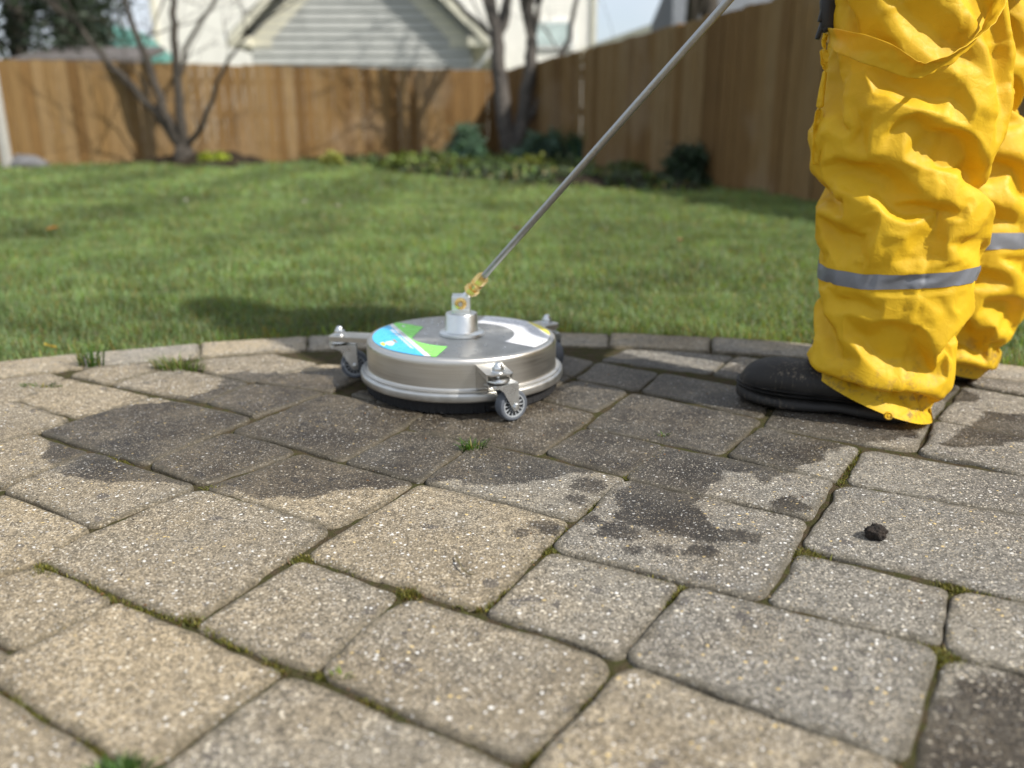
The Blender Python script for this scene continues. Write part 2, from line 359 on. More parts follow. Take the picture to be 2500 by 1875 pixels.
# ------------------------------------------------------------------ setting: ground, patio, edging
def inpoly(P, poly):
    x, y = P[..., 0], P[..., 1]; r = np.zeros(x.shape, bool); n = len(poly)
    for i in range(n):
        x1, y1 = poly[i]; x2, y2 = poly[(i + 1) % n]
        if y1 == y2: continue
        r ^= ((y1 > y) != (y2 > y)) & (x < (x2 - x1) * (y - y1) / (y2 - y1) + x1)
    return r
def sdpoly(P, poly):
    d = np.full(P.shape[:-1], 1e9); n = len(poly)
    for i in range(n):
        a = np.array(poly[i]); b = np.array(poly[(i + 1) % n]); ab = b - a
        t = np.clip(((P - a) @ ab) / (ab @ ab + 1e-12), 0, 1)
        d = np.minimum(d, np.linalg.norm(P - a - t[..., None] * ab, axis=-1))
    return np.where(inpoly(P, poly), -d, d)
def gp(pts): return [tuple(G(x, y)[:2]) for x, y in pts]

CC = np.array([-0.036, -0.092]); R_IN, R_OUT = 1.945, 2.088
WET = [gp(p) for p in (
    [(104,1058),(190,1020),(262,1002),(330,990),(445,976),(500,962),(545,935),(540,915),(600,906),(700,912),(800,905),(900,870),(1300,855),(1470,850),(1560,868),(1740,905),(1800,890),(2200,905),(2280,1015),(2240,1065),(2050,1092),(1985,1130),(1900,1165),(1860,1180),(1850,1150),(1770,1150),(1730,1200),(1690,1230),(1760,1290),(1850,1300),(1850,1325),(1700,1320),(1600,1297),(1530,1282),(1505,1255),(1512,1225),(1495,1200),(1570,1165),(1530,1160),(1480,1150),(1400,1157),(1330,1167),(1260,1180),(1180,1184),(1100,1177),(1010,1182),(950,1187),(850,1197),(760,1207),(700,1213),(640,1211),(560,1196),(490,1189),(470,1186),(400,1180),(330,1170),(280,1179),(200,1167),(150,1156),(182,1126),(125,1136),(106,1110),(125,1076)],
    [(2335,1060),(2365,1040),(2410,1005),(2500,1012),(2580,1022),(2580,1072),(2440,1090),(2330,1097),(2300,1085)],
    [(2285,1690),(2350,1655),(2500,1640),(2800,1660),(2800,2100),(2180,2000),(2240,1800)],
    [(2290,940),(2360,950),(2400,975),(2330,985),(2280,975)],
    [(1880,1225),(1935,1215),(1975,1240),(1940,1262),(1880,1255)])]
DROPS = [(1434,1182,.022),(1406,1216,.014),(1507,1297,.022),(1595,1290,.014),(1336,1287,.016),(1540,1345,.012),(1440,1268,.012),(1350,1235,.01),(1620,1340,.01),(1275,1300,.009),(1700,1345,.012)]
def wet_sdf(P):
    d = np.full(P.shape[:-1], 9.0)
    for p in WET: d = np.minimum(d, sdpoly(P, p))
    for x, y, r in DROPS: d = np.minimum(d, np.linalg.norm(P - G(x, y)[:2], axis=-1) * 0.9 - r)
    return d

PAV = [
 [(88,1372),(288,1457),(35,1588),(-190,1470)],[(33,1590),(-60,1642),(-300,1540),(-195,1472)],
 [(55,1357),(490,1186),(822,1286),(467,1524)],
 [(733,1358),(984,1449),(764,1645),(467,1525)],
 [(1021,1178),(1402,1270),(1179,1495),(731,1357)],
 [(984,1450),(1516,1611),(1282,1869),(764,1646)],
 [(1336,1340),(1668,1426),(1516,1610),(1179,1496)],
 [(1520,1167),(1982,1268),(1868,1470),(1336,1339)],
 [(1605,1082),(2046,1175),(1982,1267),(1520,1166)],
 [(2052,1178),(2620,1282),(2560,1482),(1952,1338)],
 [(1951,1339),(2320,1436),(2298,1574),(1869,1468)],
 [(2320,1436),(2660,1502),(2660,1686),(2299,1590)],
 [(2299,1590),(2700,1690),(2640,2050),(2200,1960),(2221,1869)],
 [(1668,1427),(2292,1577),(2221,1869),(1516,1612)],
 [(1516,1613),(2221,1870),(2050,2250),(1060,2170)],
 [(288,1458),(701,1630),(345,1890),(-65,1640)],
 [(701,1631),(1282,1870),(1050,2180),(345,1891)],
 [(-65,1643),(345,1892),(60,2150),(-420,1850)],
 [(0,1195),(228,1290),(95,1372),(-180,1462)],
 [(222,1102),(490,1185),(228,1290),(2,1193)],
 [(89,1058),(222,1103),(0,1194),(-190,1130)],
 [(379,966),(622,1018),(350,1136),(89,1056)],
 [(165,920),(379,966),(185,1022),(28,973)],[(28,974),(185,1024),(-20,1090),(-190,1035)],
 [(-20,1012),(28,973),(165,920),(40,885),(-120,940)],
 [(262,937),(165,918),(330,860),(430,893)],
 [(430,893),(612,934),(497,981),(262,938)],
 [(612,934),(800,957),(622,1017),(497,981)],
 [(440,889),(600,845),(790,888),(614,932)],[(790,888),(960,900),(800,957),(614,933)],
 [(555,1053),(737,1101),(492,1186),(350,1137)],
 [(737,1101),(1021,1178),(822,1288),(492,1187)],
 [(985,1045),(1165,1078),(1023,1178),(839,1125)],
 [(1165,1080),(1533,1166),(1402,1271),(1023,1178)],
 [(1424,1040),(1640,1087),(1533,1163),(1317,1105)],
 [(1542,954),(1865,1021),(1768,1109),(1424,1040)],
 [(1398,923),(1542,953),(1450,1003),(1300,968)],
 [(1090,922),(1462,1007),(1322,1108),(987,1045)],
 [(800,957),(1045,1008),(839,1125),(556,1052)],
 [(1459,880),(1614,909),(1558,953),(1398,922)],
 [(1614,909),(1890,955),(1865,1020),(1560,953)],
 [(1462,878),(1540,843),(1800,866),(1736,912)],[(1738,912),(1800,868),(2010,898),(1935,952)],
 [(1398,921),(1300,967),(1180,938),(1290,895)],[(1456,880),(1398,921),(1290,895),(1350,860)],
 [(1857,1042),(2104,1092),(2042,1178),(1770,1110)],
 [(2106,1092),(2660,1190),(2630,1280),(2058,1178)],
 [(1900,980),(2280,1023),(2240,1104),(1857,1041)],
 [(2280,1025),(2570,1084),(2520,1165),(2240,1105)],
 [(1893,956),(2005,902),(2345,940),(2282,1021),(1903,979)],
 [(2350,938),(2600,985),(2575,1083),(2283,1023)],[(2352,936),(2400,885),(2620,925),(2602,984)],
]
def quad_of(pts):                        # keep 4 corner points of a traced outline
    p = np.array(gp(pts))
    while len(p) > 4:
        n = len(p); best = min(range(n), key=lambda i: abs(np.cross(p[i] - p[i - 1], p[(i + 1) % n] - p[i])))
        p = np.delete(p, best, 0)
    return p
TR = [quad_of(p) for p in PAV]
def inset(q, g):
    q = np.array(q, float); 
    if np.cross(q[1] - q[0], q[2] - q[1]) < 0: q = q[::-1].copy()
    out = []
    for i in range(4):
        a, b, c = q[i - 1], q[i], q[(i + 1) % 4]
        d1 = (b - a) / np.linalg.norm(b - a); d2 = (c - b) / np.linalg.norm(c - b)
        n1 = np.array([-d1[1], d1[0]]); n2 = np.array([-d2[1], d2[0]])
        M = np.array([n1, n2]); out.append(np.linalg.solve(M, np.array([n1 @ a + g, n2 @ b + g])))
    return np.array(out)
def axis_pts(h, step):
    e = [0, .0012, .0028, .005, .008, .012, .017, .024]
    if h < .03: return np.linspace(-h, h, 9)
    n = max(3, int((2 * h - .048) / step)); m = np.linspace(.024, 2 * h - .024, n + 1)[1:-1]
    return np.concatenate([e, m, [2 * h - x for x in e[::-1]]]) - h
def slab(fmap, hx, hy, seed, r=.016, rho=.011, step=.011, z0=0.0, tilt=(0, 0), clipR=None):
    """tumbled paver: rounded plan, pillowed arris, worn outline; fmap takes plan metres to world xy"""
    ax, ay = axis_pts(hx, step), axis_pts(hy, step); r = min(r, hx * .45, hy * .45)
    X, Y = np.meshgrid(ax, ay); sx, sy = np.sign(X), np.sign(Y)
    dx, dy = np.abs(X) - (hx - r), np.abs(Y) - (hy - r)
    cm = (dx > 0) & (dy > 0)
    L = np.hypot(dx, dy) + 1e-9; k = np.where(cm, np.maximum(dx, dy) / L, 1.0)
    X2 = np.where(cm, sx * (hx - r + dx * k), X); Y2 = np.where(cm, sy * (hy - r + dy * k), Y)
    d = np.where(cm, r - np.maximum(dx, dy), np.minimum(hx - np.abs(X), hy - np.abs(Y)))
    P3 = np.stack([X2 * 24, Y2 * 24, np.full_like(X2, seed * 3.7)], -1)
    fall = np.clip(1 - d / .05, 0, 1)
    X2 = X2 + (fbm(P3, 1) * .0022 + vn(P3 * .45, 61) * .0022) * fall; Y2 = Y2 + (fbm(P3, 5) * .0022 + vn(P3 * .45, 67) * .0022) * fall
    XY = fmap(X2, Y2)
    if clipR is not None:
        v = XY - CC; rr = np.linalg.norm(v, axis=-1); over = rr > clipR
        XY = np.where(over[..., None], CC + v / rr[..., None] * clipR, XY); d = np.minimum(d, np.maximum(clipR - rr, 0))
    rn = rho * (1 + .5 * vn(P3 * .6, 9)); t = np.clip(1 - d / rn, 0, 1)
    Z = z0 - rn * .75 * (1 - np.sqrt(np.maximum(0, 1 - t * t))) + fbm(P3 * .35, 11) * .0011 + fbm(P3 * 2.2, 15, 2) * .0005 + tilt[0] * X2 + tilt[1] * Y2
    V = np.concatenate([XY, Z[..., None]], -1); ny, nx = X.shape
    idx = np.arange(nx * ny).reshape(ny, nx)
    q = np.stack([idx[:-1, :-1], idx[:-1, 1:], idx[1:, 1:], idx[1:, :-1]], -1).reshape(-1, 4)
    per = np.concatenate([idx[0, :-1], idx[:-1, -1], idx[-1, :0:-1], idx[:0:-1, 0]])
    Vs = V.reshape(-1, 3); sk = Vs[per].copy(); sk[:, 2] = -.045; n0 = len(Vs); m = len(per)
    ii = np.arange(m); qs = np.stack([per[ii], n0 + ii, n0 + (ii + 1) % m, per[(ii + 1) % m]], -1)
    return np.concatenate([Vs, sk]), np.concatenate([q, qs]), np.concatenate([d.ravel(), np.zeros(m)])
def bil(q):
    def f(X, Y, hx, hy):
        u, v = (X / hx + 1) / 2, (Y / hy + 1) / 2
        return ((1 - u) * (1 - v))[..., None] * q[0] + (u * (1 - v))[..., None] * q[1] + (u * v)[..., None] * q[2] + ((1 - u) * v)[..., None] * q[3]
    return f
def assemble(parts, tints):
    V, Q, E, T = [], [], [], []; n = 0
    for (v, q, d), t in zip(parts, tints):
        V.append(v); Q.append(q + n); E.append(d); T.append(np.full(len(v), t)); n += len(v)
    V = np.concatenate(V); return V, np.concatenate(Q), np.concatenate(E), np.concatenate(T)
rs = np.random.RandomState(3)
eb = np.array([math.sin(R(30.5)), math.cos(R(30.5))]); ea = np.array([math.cos(R(30.5)), -math.sin(R(30.5))])
quads = [(q, True) for q in TR]
# the rest of the patio, outside the picture, in the same running module
b0 = -3.0; row = 0
while b0 < 3.0:
    hb = (.158, .25, .25, .158)[row % 4]; a0 = -3.0 + rs.rand() * .2; row += 1
    while a0 < 3.0:
        la = (.158, .25)[rs.randint(2)]
        q = np.array([a0 * ea + b0 * eb, (a0 + la) * ea + b0 * eb, (a0 + la) * ea + (b0 + hb) * eb, a0 * ea + (b0 + hb) * eb]); a0 += la
        todo = [(q, 0)]
        while todo:
            q, dep = todo.pop(); c = q.mean(0); rc = np.linalg.norm(c - CC)
            if rc > R_IN - .02 or c[1] < -1.2: continue
            qq = c + (q - c) * .9; tst = np.concatenate([qq, (qq + np.roll(qq, 1, 0)) / 2, c[None]])
            near_ = [t for t in TR if np.abs(t.mean(0) - c).max() < .6]
            if not (any(inpoly(tst, t).any() for t in near_) or any(inpoly(t.mean(0)[None], q).any() or inpoly(t, qq).any() for t in near_)): quads.append((q, False)); continue
            if dep < 2:
                m_ = (q + np.roll(q, -1, 0)) / 2
                todo += [(np.array([q[0], m_[0], c, m_[3]]), dep + 1), (np.array([m_[0], q[1], m_[1], c]), dep + 1), (np.array([c, m_[1], q[2], m_[2]]), dep + 1), (np.array([m_[3], c, m_[2], q[3]]), dep + 1)]
    b0 += hb
parts, tints = [], []
for i, (q, vis) in enumerate(quads):
    q = inset(q, .0004 + .0009 * rs.rand())
    hx = (np.linalg.norm(q[1] - q[0]) + np.linalg.norm(q[2] - q[3])) / 4; hy = (np.linalg.norm(q[3] - q[0]) + np.linalg.norm(q[2] - q[1])) / 4
    f = bil(q)
    parts.append(slab(lambda X, Y: f(X, Y, hx, hy), hx, hy, i * 1.37 + 2, r=.011 + .014 * rs.rand(), rho=.0042 + .0035 * rs.rand(), step=.008 if vis else .03, z0=(rs.rand() - .5) * .004, tilt=tuple((rs.rand(2) - .5) * .012), clipR=R_IN - .004))
    tints.append(.30 + .34 * rs.rand() + .30 * float(np.clip(q.mean(0)[0] * 1.6, -.6, 1)))
V, Q, E, T = assemble(parts, tints)
link('patio', np_mesh('patio', V, quads=Q, attrs={'edge': ('FLOAT', E), 'tint': ('FLOAT', T), 'wet': ('FLOAT', wet_sdf(V[:, :2].astype(float)))}), M_paver, kind='structure')
# curved soldier edging
parts, tints = [], []
a = R(-30.55); bl = R(6.65)
i = 0
while a < R(210):
    a1 = a + bl; am, ha = (a + a1) / 2, (a1 - a) / 2 - .0005
    rm, hr = (R_IN + R_OUT) / 2 + (rs.rand() - .5) * .006, (R_OUT - R_IN) / 2 - .003
    fm = lambda X, Y, am=am, ha=ha, rm=rm: np.stack([CC[0] + (rm + Y) * np.cos(am + X / rm), CC[1] + (rm + Y) * np.sin(am + X / rm)], -1)
    parts.append(slab(fm, ha * rm, hr, 400 + i * 1.7, r=.010, rho=.006, step=.012, z0=(rs.rand() - .5) * .003, tilt=tuple((rs.rand(2) - .5) * .02)))
    tints.append(.25 + .5 * rs.rand()); a = a1; i += 1
V, Q, E, T = assemble(parts, tints)
link('patio_edging', np_mesh('patio_edging', V, quads=Q, attrs={'edge': ('FLOAT', E), 'tint': ('FLOAT', T), 'wet': ('FLOAT', wet_sdf(V[:, :2].astype(float)))}), M_edging, kind='structure')
# bedding sand that fills the joints
nr, na = 150, 420
rr, aa = np.meshgrid(np.linspace(0.02, R_OUT - .01, nr), np.linspace(0, 2 * np.pi, na, endpoint=False), indexing='ij')
V = np.stack([CC[0] + rr * np.cos(aa), CC[1] + rr * np.sin(aa), np.zeros_like(rr)], -1); V[..., 2] = -.0052 + .0020 * fbm(np.stack([V[..., 0] * 30, V[..., 1] * 30, rr * 0], -1), 40)
link('joint_sand', np_mesh('joint_sand', V, quads=loft_quads(nr, na)), M_sand, kind='structure')
# lawn soil, one sheet to the horizon
xs = np.concatenate([[-150, -60], np.linspace(-20, 20, 81), [60, 150]]); ys = np.concatenate([[-60, -15], np.linspace(-6, 30, 73), [60, 180]])
X, Y = np.meshgrid(xs, ys, indexing='ij'); Z = -.03 + .012 * fbm(np.stack([X * .8, Y * .8, X * 0], -1), 3)
link('lawn', np_mesh('lawn', np.stack([X, Y, Z], -1), quads=loft_quads(len(xs), len(ys), False)), M_lawnsoil, kind='structure')
FC, FL = np.array([-.10, 14.35]), np.array([-10.5, 10.85])     # fence corner, left end
FR = np.array([-.10 + 15.85 * .273, -1.5])                      # right end
BEDS = [gp([(835,398),(930,410),(1050,426),(1200,440),(1380,452),(1560,458),(1660,468),(1760,468)]) + [(1.62, 8.1), (-.05, 14.3), (-3.9, 13.1)],
        gp([(395,402),(470,408),(560,408),(640,402)]) + [(-3.6, 13.2), (-6.0, 12.4)]]
for k, poly in enumerate(BEDS):
    p = np.array(poly); lo, hi = p.min(0), p.max(0); gx, gy = np.arange(lo[0], hi[0], .09), np.arange(lo[1], hi[1], .09)
    X, Y = np.meshgrid(gx, gy, indexing='ij'); P = np.stack([X, Y], -1); sd = sdpoly(P, poly)
    Z = np.clip(-sd, -.05, .5) * (.16 if k == 0 else .32) - .012 + .02 * fbm(np.stack([X * 6, Y * 6, X * 0], -1), 8)
    q = loft_quads(len(gx), len(gy), False); keep = (sd.ravel()[q] < .04).all(1)
    link('mulch_bed', np_mesh('mulch_bed', np.stack([X, Y, Z], -1), quads=q[keep]), M_mulch, kind='structure')

# ------------------------------------------------------------------ grass
def blades(px, py, pz, h, wd, lean, rs, cols, az=None):
    """grass blades as 5-vertex bent strips"""
    n = len(px); a = rs.rand(n) * 2 * np.pi if az is None else az; b = a + np.pi / 2 + (rs.rand(n) - .5)
    base = np.stack([px, py, pz], -1); s = np.stack([np.cos(a), np.sin(a), np.zeros(n)], -1) * (wd / 2)[:, None]
    ld = np.stack([np.cos(b), np.sin(b), np.zeros(n)], -1); up = np.array([0, 0, 1.0])
    mid = base + up * (h * .58)[:, None] + ld * (lean * h * .25)[:, None]
    tip = base + up * (h * np.sqrt(np.clip(1 - .45 * lean ** 2, .12, 1)))[:, None] + ld * (lean * h)[:, None]
    V = np.stack([base - s, base + s, mid + s * .8, mid - s * .8, tip], 1).reshape(-1, 3)
    k = np.arange(n)[:, None] * 5
    q = k + np.array([[0, 1, 2, 3]]); t = k + np.array([[3, 2, 4]])
    return V, q, t, np.repeat(np.concatenate([cols, np.ones((n, 1))], 1), 5, 0)
def grass_cols(n, rs, base=(.165, .24, .105), yel=.12, patch=None):
    t = rs.rand(n); c = np.array(base)[None] * (.6 + .85 * t[:, None]) * (1 + .25 * (rs.rand(n, 3) - .5))
    m = rs.rand(n) < yel; c[m] = np.array([.28, .24, .085]) * (.6 + .7 * rs.rand(m.sum(), 1))
    m = rs.rand(n) < .12; c[m] = np.array([.16, .26, .055]) * (.8 + .5 * rs.rand(m.sum(), 1))
    if patch is not None: c *= patch[:, None]
    return c
rs = np.random.RandomState(11)
bands = [(1.1, 2.6, 21000, .030, .0022), (2.6, 4.2, 13000, .034, .0026), (4.2, 6.5, 5200, .038, .0038), (6.5, 10, 1700, .05, .0075), (10, 15, 750, .06, .012)]
GV, GQ, GT, GC = [], [], [], []; off = 0
for y0, y1, dens, hh, ww in bands:
    xm = y1 * .72 + .85; n = int((y1 - y0) * 2 * xm * dens)
    x = (rs.rand(n) * 2 - 1) * xm; y = y0 + rs.rand(n) * (y1 - y0); P = np.stack([x, y], -1)
    ok = (np.hypot(x - CC[0], y - CC[1]) > R_OUT + .004) & (np.abs(x) < y * .72 + .8)
    ok &= x < (14.35 - y) * .273 - .13
    ok &= (y < 14.35 + (x + .1) * .3365 - .05)
    for b_ in BEDS: ok &= ~inpoly(P, [tuple(v) for v in b_])
    x, y = x[ok], y[ok]; n = len(x); N3 = np.stack([x * 2.2, y * 2.2, x * 0], -1)
    pat = np.clip(1.0 + .26 * fbm(N3, 21) + .20 * fbm(N3 * 5, 25, 2), .4, 1.7)
    md = (G(450, 455) - G(0, 548))[:2]; md /= np.linalg.norm(md); so = -x * md[1] + y * md[0]; pat *= 1 + .13 * np.tanh(3 * np.sin(so * 2 * np.pi / 1.25 + .4)) * np.clip((.4 - x) / 1.6, 0, 1) * np.clip((y - 3) / 1.5, 0, 1)
    # keep some thin spots near the kerb
    edge = np.hypot(x - CC[0], y - CC[1]) - R_OUT
    keep = rs.rand(n) < np.clip(.55 + edge * 3.0 + .5 * vn(N3 * 6, 31), .25, 1); x, y, pat, edge, N3 = x[keep], y[keep], pat[keep], edge[keep], N3[keep]; n = len(x)
    h = hh * (.55 + .75 * rs.rand(n)) * np.clip(1 + .5 * vn(N3 * 3.5, 33), .5, 1.6)
    z = -.028 + .012 * fbm(np.stack([x * .8, y * .8, x * 0], -1), 3)
    yl = .10 + .25 * np.clip(1 - edge / .35, 0, 1)
    c = grass_cols(n, rs, patch=pat); dm = rs.rand(n) < yl * .6; c[dm] = np.array([.27, .21, .09]) * (.5 + .7 * rs.rand(dm.sum(), 1)); h[dm] *= .7
    V, q, t, cc = blades(x, y, z, h, ww * (.6 + .8 * rs.rand(n)), .4 + .8 * rs.rand(n), rs, c)
    GV.append(V); GQ.append(q + off); GT.append(t + off); GC.append(cc); off += len(V)
# ragged blades that flop over the kerb
n = 2600; a = R(20) + rs.rand(n) * R(140); r_ = R_OUT + .004 + .02 * rs.rand(n); ok = vn(np.stack([a * 14, a * 0, a * 0], -1), 91) > -.35; a, r_ = a[ok], r_[ok]; n = len(a)
V, q, t, cc = blades(CC[0] + r_ * np.cos(a), CC[1] + r_ * np.sin(a), np.full(n, -.02), .03 + .045 * rs.rand(n) ** 1.5, .0018 + .0014 * rs.rand(n), .5 + .6 * rs.rand(n), rs, grass_cols(n, rs, yel=.3), a + np.pi / 2 + rs.randn(n) * .7)
GV.append(V); GQ.append(q + off); GT.append(t + off); GC.append(cc)
link('grass', np_mesh('grass', np.concatenate(GV), quads=np.concatenate(GQ), tris=np.concatenate(GT), attrs={'col': ('FLOAT_COLOR', np.concatenate(GC))}), M_grass, kind='stuff')
del GV, GQ, GT, GC

# moss and crumbs growing in the joints between the pavers
rs = np.random.RandomState(5); mp, mc, mh = [], [], []
JO = [[(95,1372),(190,1400),(288,1467),(400,1500),(467,1512),(600,1580),(701,1636)],[(740,1358),(830,1375),(984,1451),(1080,1460),(1179,1484)],[(1336,1338),(1479,1202),(1596,1118),(1620,1100)],[(1668,1427),(1600,1520),(1540,1580)],[(1960,1340),(1920,1420),(1868,1468)],[(2319,1435),(2420,1450),(2500,1462)],[(2250,1575),(2290,1600)],[(764,1632),(840,1680),(1000,1750),(1080,1790)],[(0,1682),(110,1755),(250,1840)],[(1516,1606),(1400,1740),(1290,1860)],[(1702,1640),(1770,1680)],[(2040,1770),(2200,1850)],[(1420,1384),(1640,1420)],[(225,1105),(320,1130)],[(0,1085),(120,1045)],[(495,1190),(545,1185)],[(780,1360),(742,1356)],[(560,1440),(690,1375)],[(1190,1480),(1300,1350)],[(2050,1180),(2100,1095)]]
for pl in JO:
    g = np.array(gp(pl)); sg = np.linalg.norm(np.diff(g, axis=0), axis=1)
    for i in range(len(sg)):
        n = int(sg[i] * 5200); t = rs.rand(n); p = g[i] + (g[i + 1] - g[i]) * t[:, None]
        m = vn(np.concatenate([p * 26, np.zeros((n, 1))], 1), 3) > -.1
        mp.append((p + rs.randn(n, 2) * .0028)[m])
for x, y, r in [(2310,1600,.016),(1975,1350,.016),(110,1385,.013),(740,1365,.014),(1000,1440,.013),(1340,1345,.013),(2330,1430,.014),(460,1505,.010),(830,1640,.008)]:
    n = int(r * 60000); mp.append(G(x, y)[:2] + rs.randn(n, 2) * r * .55)
mp = np.concatenate(mp); n = len(mp)
t = rs.rand(n); c = np.where((t < .62)[:, None], np.array([.10, .105, .018]), np.where((t < .86)[:, None], np.array([.19, .17, .03]), np.array([.10, .055, .025]))) * (.5 + .9 * rs.rand(n, 1))
V, q, tt, cc = blades(mp[:, 0], mp[:, 1], np.full(n, -.009), .0045 + .006 * rs.rand(n), .0012 + .0012 * rs.rand(n), .9 * rs.rand(n), rs, c)
link('moss', np_mesh('moss', V, quads=q, tris=tt, attrs={'col': ('FLOAT_COLOR', cc)}), M_leaf, kind='stuff')

# crumbs of grit, bark and dry leaf lying about the joints
rs = np.random.RandomState(77); gpnt = []
for pl in JO:
    g = np.array(gp(pl))
    for i in range(len(g) - 1):
        n = int(np.linalg.norm(g[i + 1] - g[i]) * 70); t = rs.rand(n)[:, None]; gpnt.append(g[i] + (g[i + 1] - g[i]) * t + rs.randn(n, 2) * .006)
gpnt.append(np.stack([(rs.rand(420) * 2 - 1) * 1.0, .5 + 1.2 * rs.rand(420)], -1)); gpnt = np.concatenate(gpnt); n = len(gpnt)
base_ = np.array([[1, 0, -.5], [-.5, .87, -.5], [-.5, -.87, -.5], [0, 0, .8]]); sc_ = (.0005 + .0011 * rs.rand(n) ** 2)[:, None, None] * (.5 + rs.rand(n, 4, 3)); an = rs.rand(n) * 6.283
V = base_[None] * sc_; V = np.stack([V[..., 0] * np.cos(an)[:, None] * 1.7 - V[..., 1] * np.sin(an)[:, None], V[..., 0] * np.sin(an)[:, None] * 1.7 + V[..., 1] * np.cos(an)[:, None], V[..., 2]], -1) + np.concatenate([gpnt, np.full((n, 1), .0016)], 1)[:, None]
t = rs.rand(n); c = np.where((t < .45)[:, None], np.array([.22, .12, .055]), np.where((t < .8)[:, None], np.array([.05, .04, .03]), np.array([.40, .33, .2]))) * (.6 + .7 * rs.rand(n, 1))
k = np.arange(n)[:, None] * 4
link('grit', np_mesh('grit', V.reshape(-1, 3), tris=np.concatenate([k + np.array([[0, 1, 3]]), k + np.array([[1, 2, 3]]), k + np.array([[2, 0, 3]]), k + np.array([[0, 2, 1]])]), smooth=False, attrs={'col': ('FLOAT_COLOR', np.repeat(np.concatenate([c, np.ones((n, 1))], 1), 4, 0))}), M_leaf, kind='stuff')

# weeds in the joints: each tuft a plant of its own
def tuft(px, n, r, h, wd, label, seed, base=(.05, .11, .022), lean=.9, yel=.1, name='grass_tuft', cat='weed', z=-.006, **kw):
    rs = np.random.RandomState(seed); g = G(*px) if len(px) == 2 else np.array(px)
    a = rs.rand(n) * 6.283; rad = r * np.sqrt(rs.rand(n)); x, y = rad * np.cos(a), rad * np.sin(a) * kw.get('sq', .6)
    hh = h * (.4 + .75 * rs.rand(n)); az = np.arctan2(y, x) - np.pi / 2 + rs.randn(n) * .5
    V, q, t, cc = blades(x, y, np.full(n, 0.0), hh, wd * (.6 + .8 * rs.rand(n)), np.clip(lean * (.25 + .8 * rs.rand(n)), 0, 1.3), rs, grass_cols(n, rs, base, yel), az)
    o = link(name, np_mesh(name, V, quads=q, tris=t, attrs={'col': ('FLOAT_COLOR', cc)}), M_leaf if kw.get('leaf') else M_grass)
    o.location = (g[0], g[1], z); o['label'] = label; o['category'] = cat
    if 'group' in kw: o['group'] = kw['group']
    return o
WG = 'weeds growing in the paving joints'
tuft((1155, 1095), 110, .019, .022, .0020, 'small spiky grass tuft in the joint in front of the cleaner', 1, group=WG)
tuft((298, 1892), 170, .024, .015, .0026, 'dark green weed tuft in the joint nearest to the front', 2, group=WG, yel=.02)
tuft((440, 900), 240, .055, .036, .0018, 'wide wispy grass tuft in the joint beside the curved edging', 3, group=WG, sq=.35, base=(.09, .13, .035))
tuft((103, 942), 100, .040, .014, .0024, 'low flat grass tuft at the far left of the patio', 4, group=WG, sq=.3)
tuft((222, 892), 70, .026, .055, .0028, 'tall dark weed standing on the patio edging at left', 5, group=WG, lean=.6)
tuft((832, 1650), 40, .008, .012, .0024, 'tiny bright lime weed in the front paving joint', 6, group=WG, base=(.14, .22, .02), yel=.3)
tuft((1620, 1060), 30, .010, .010, .002, 'tiny olive weed in the joint right of the caster', 7, group=WG)

# ------------------------------------------------------------------ fences
def fence(name, P0, P1, h0, h1, label, seed, inward):
    rs = np.random.RandomState(seed); P0, P1 = np.array(P0), np.array(P1); L = np.linalg.norm(P1 - P0); d = (P1 - P0) / L; nrm = np.array([-d[1], d[0]]) * inward
    root = thing(name, label, 'fence', (P0[0], P0[1], 0))
    V, Fc, T = [], [], []; s = 0
    while s < L - .02:
        bw = .138 + .006 * rs.rand(); t = .017; off = .004 * rs.randn(); k = s / L; h = h0 + (h1 - h0) * k + .006 * rs.randn(); tw = .003 * rs.randn()
        a = s + .002; b = min(s + bw, L); n = len(V)
        for u in (a, b):
            for v in (off + tw * (1 if u == a else -1), off - t):
                for z in (-.05, h): p = d * u + nrm * v; V.append((p[0], p[1], z))
        Fc += [[n + i for i in q] for q in ([0, 4, 5, 1], [6, 2, 3, 7], [2, 0, 1, 3], [4, 6, 7, 5], [1, 5, 7, 3], [2, 6, 4, 0])]
        T += [rs.rand() if rs.rand() < .75 else rs.rand() * .3 + .7] * 8; s += bw + .003
    me = np_mesh('board_panel', V, polys=Fc, smooth=False, attrs={'tint': ('FLOAT', T)})
    link('board_panel', me, M_fence, root)
    ang = math.atan2(d[1], d[0]); M = Matrix.Rotation(ang, 3, 'Z')
    for z in (.25, .68, 1.13):
        p = d * L / 2 - nrm * .045; MB().box((p[0], p[1], z), (L, .04, .085), M).build('rail', M_fence, root, smooth=False)
    s = 1.2
    while s < L:
        p = d * s - nrm * .115; k = s / L; hh = h0 + (h1 - h0) * k + .03
        MB().box((p[0], p[1], hh / 2), (.09, .09, hh), M, .008).build('post', M_fence, root, smooth=False); s += 2.4
    return root
fence('fence', FL, FC - np.array([.02, .01]), 1.365, 1.37, 'sunlit back run of the cedar board fence behind the bare trees', 1, -1)
fence('fence', FC, FR, 1.375, 1.42, 'shaded side run of the cedar board fence behind the person in yellow', 2, -1)

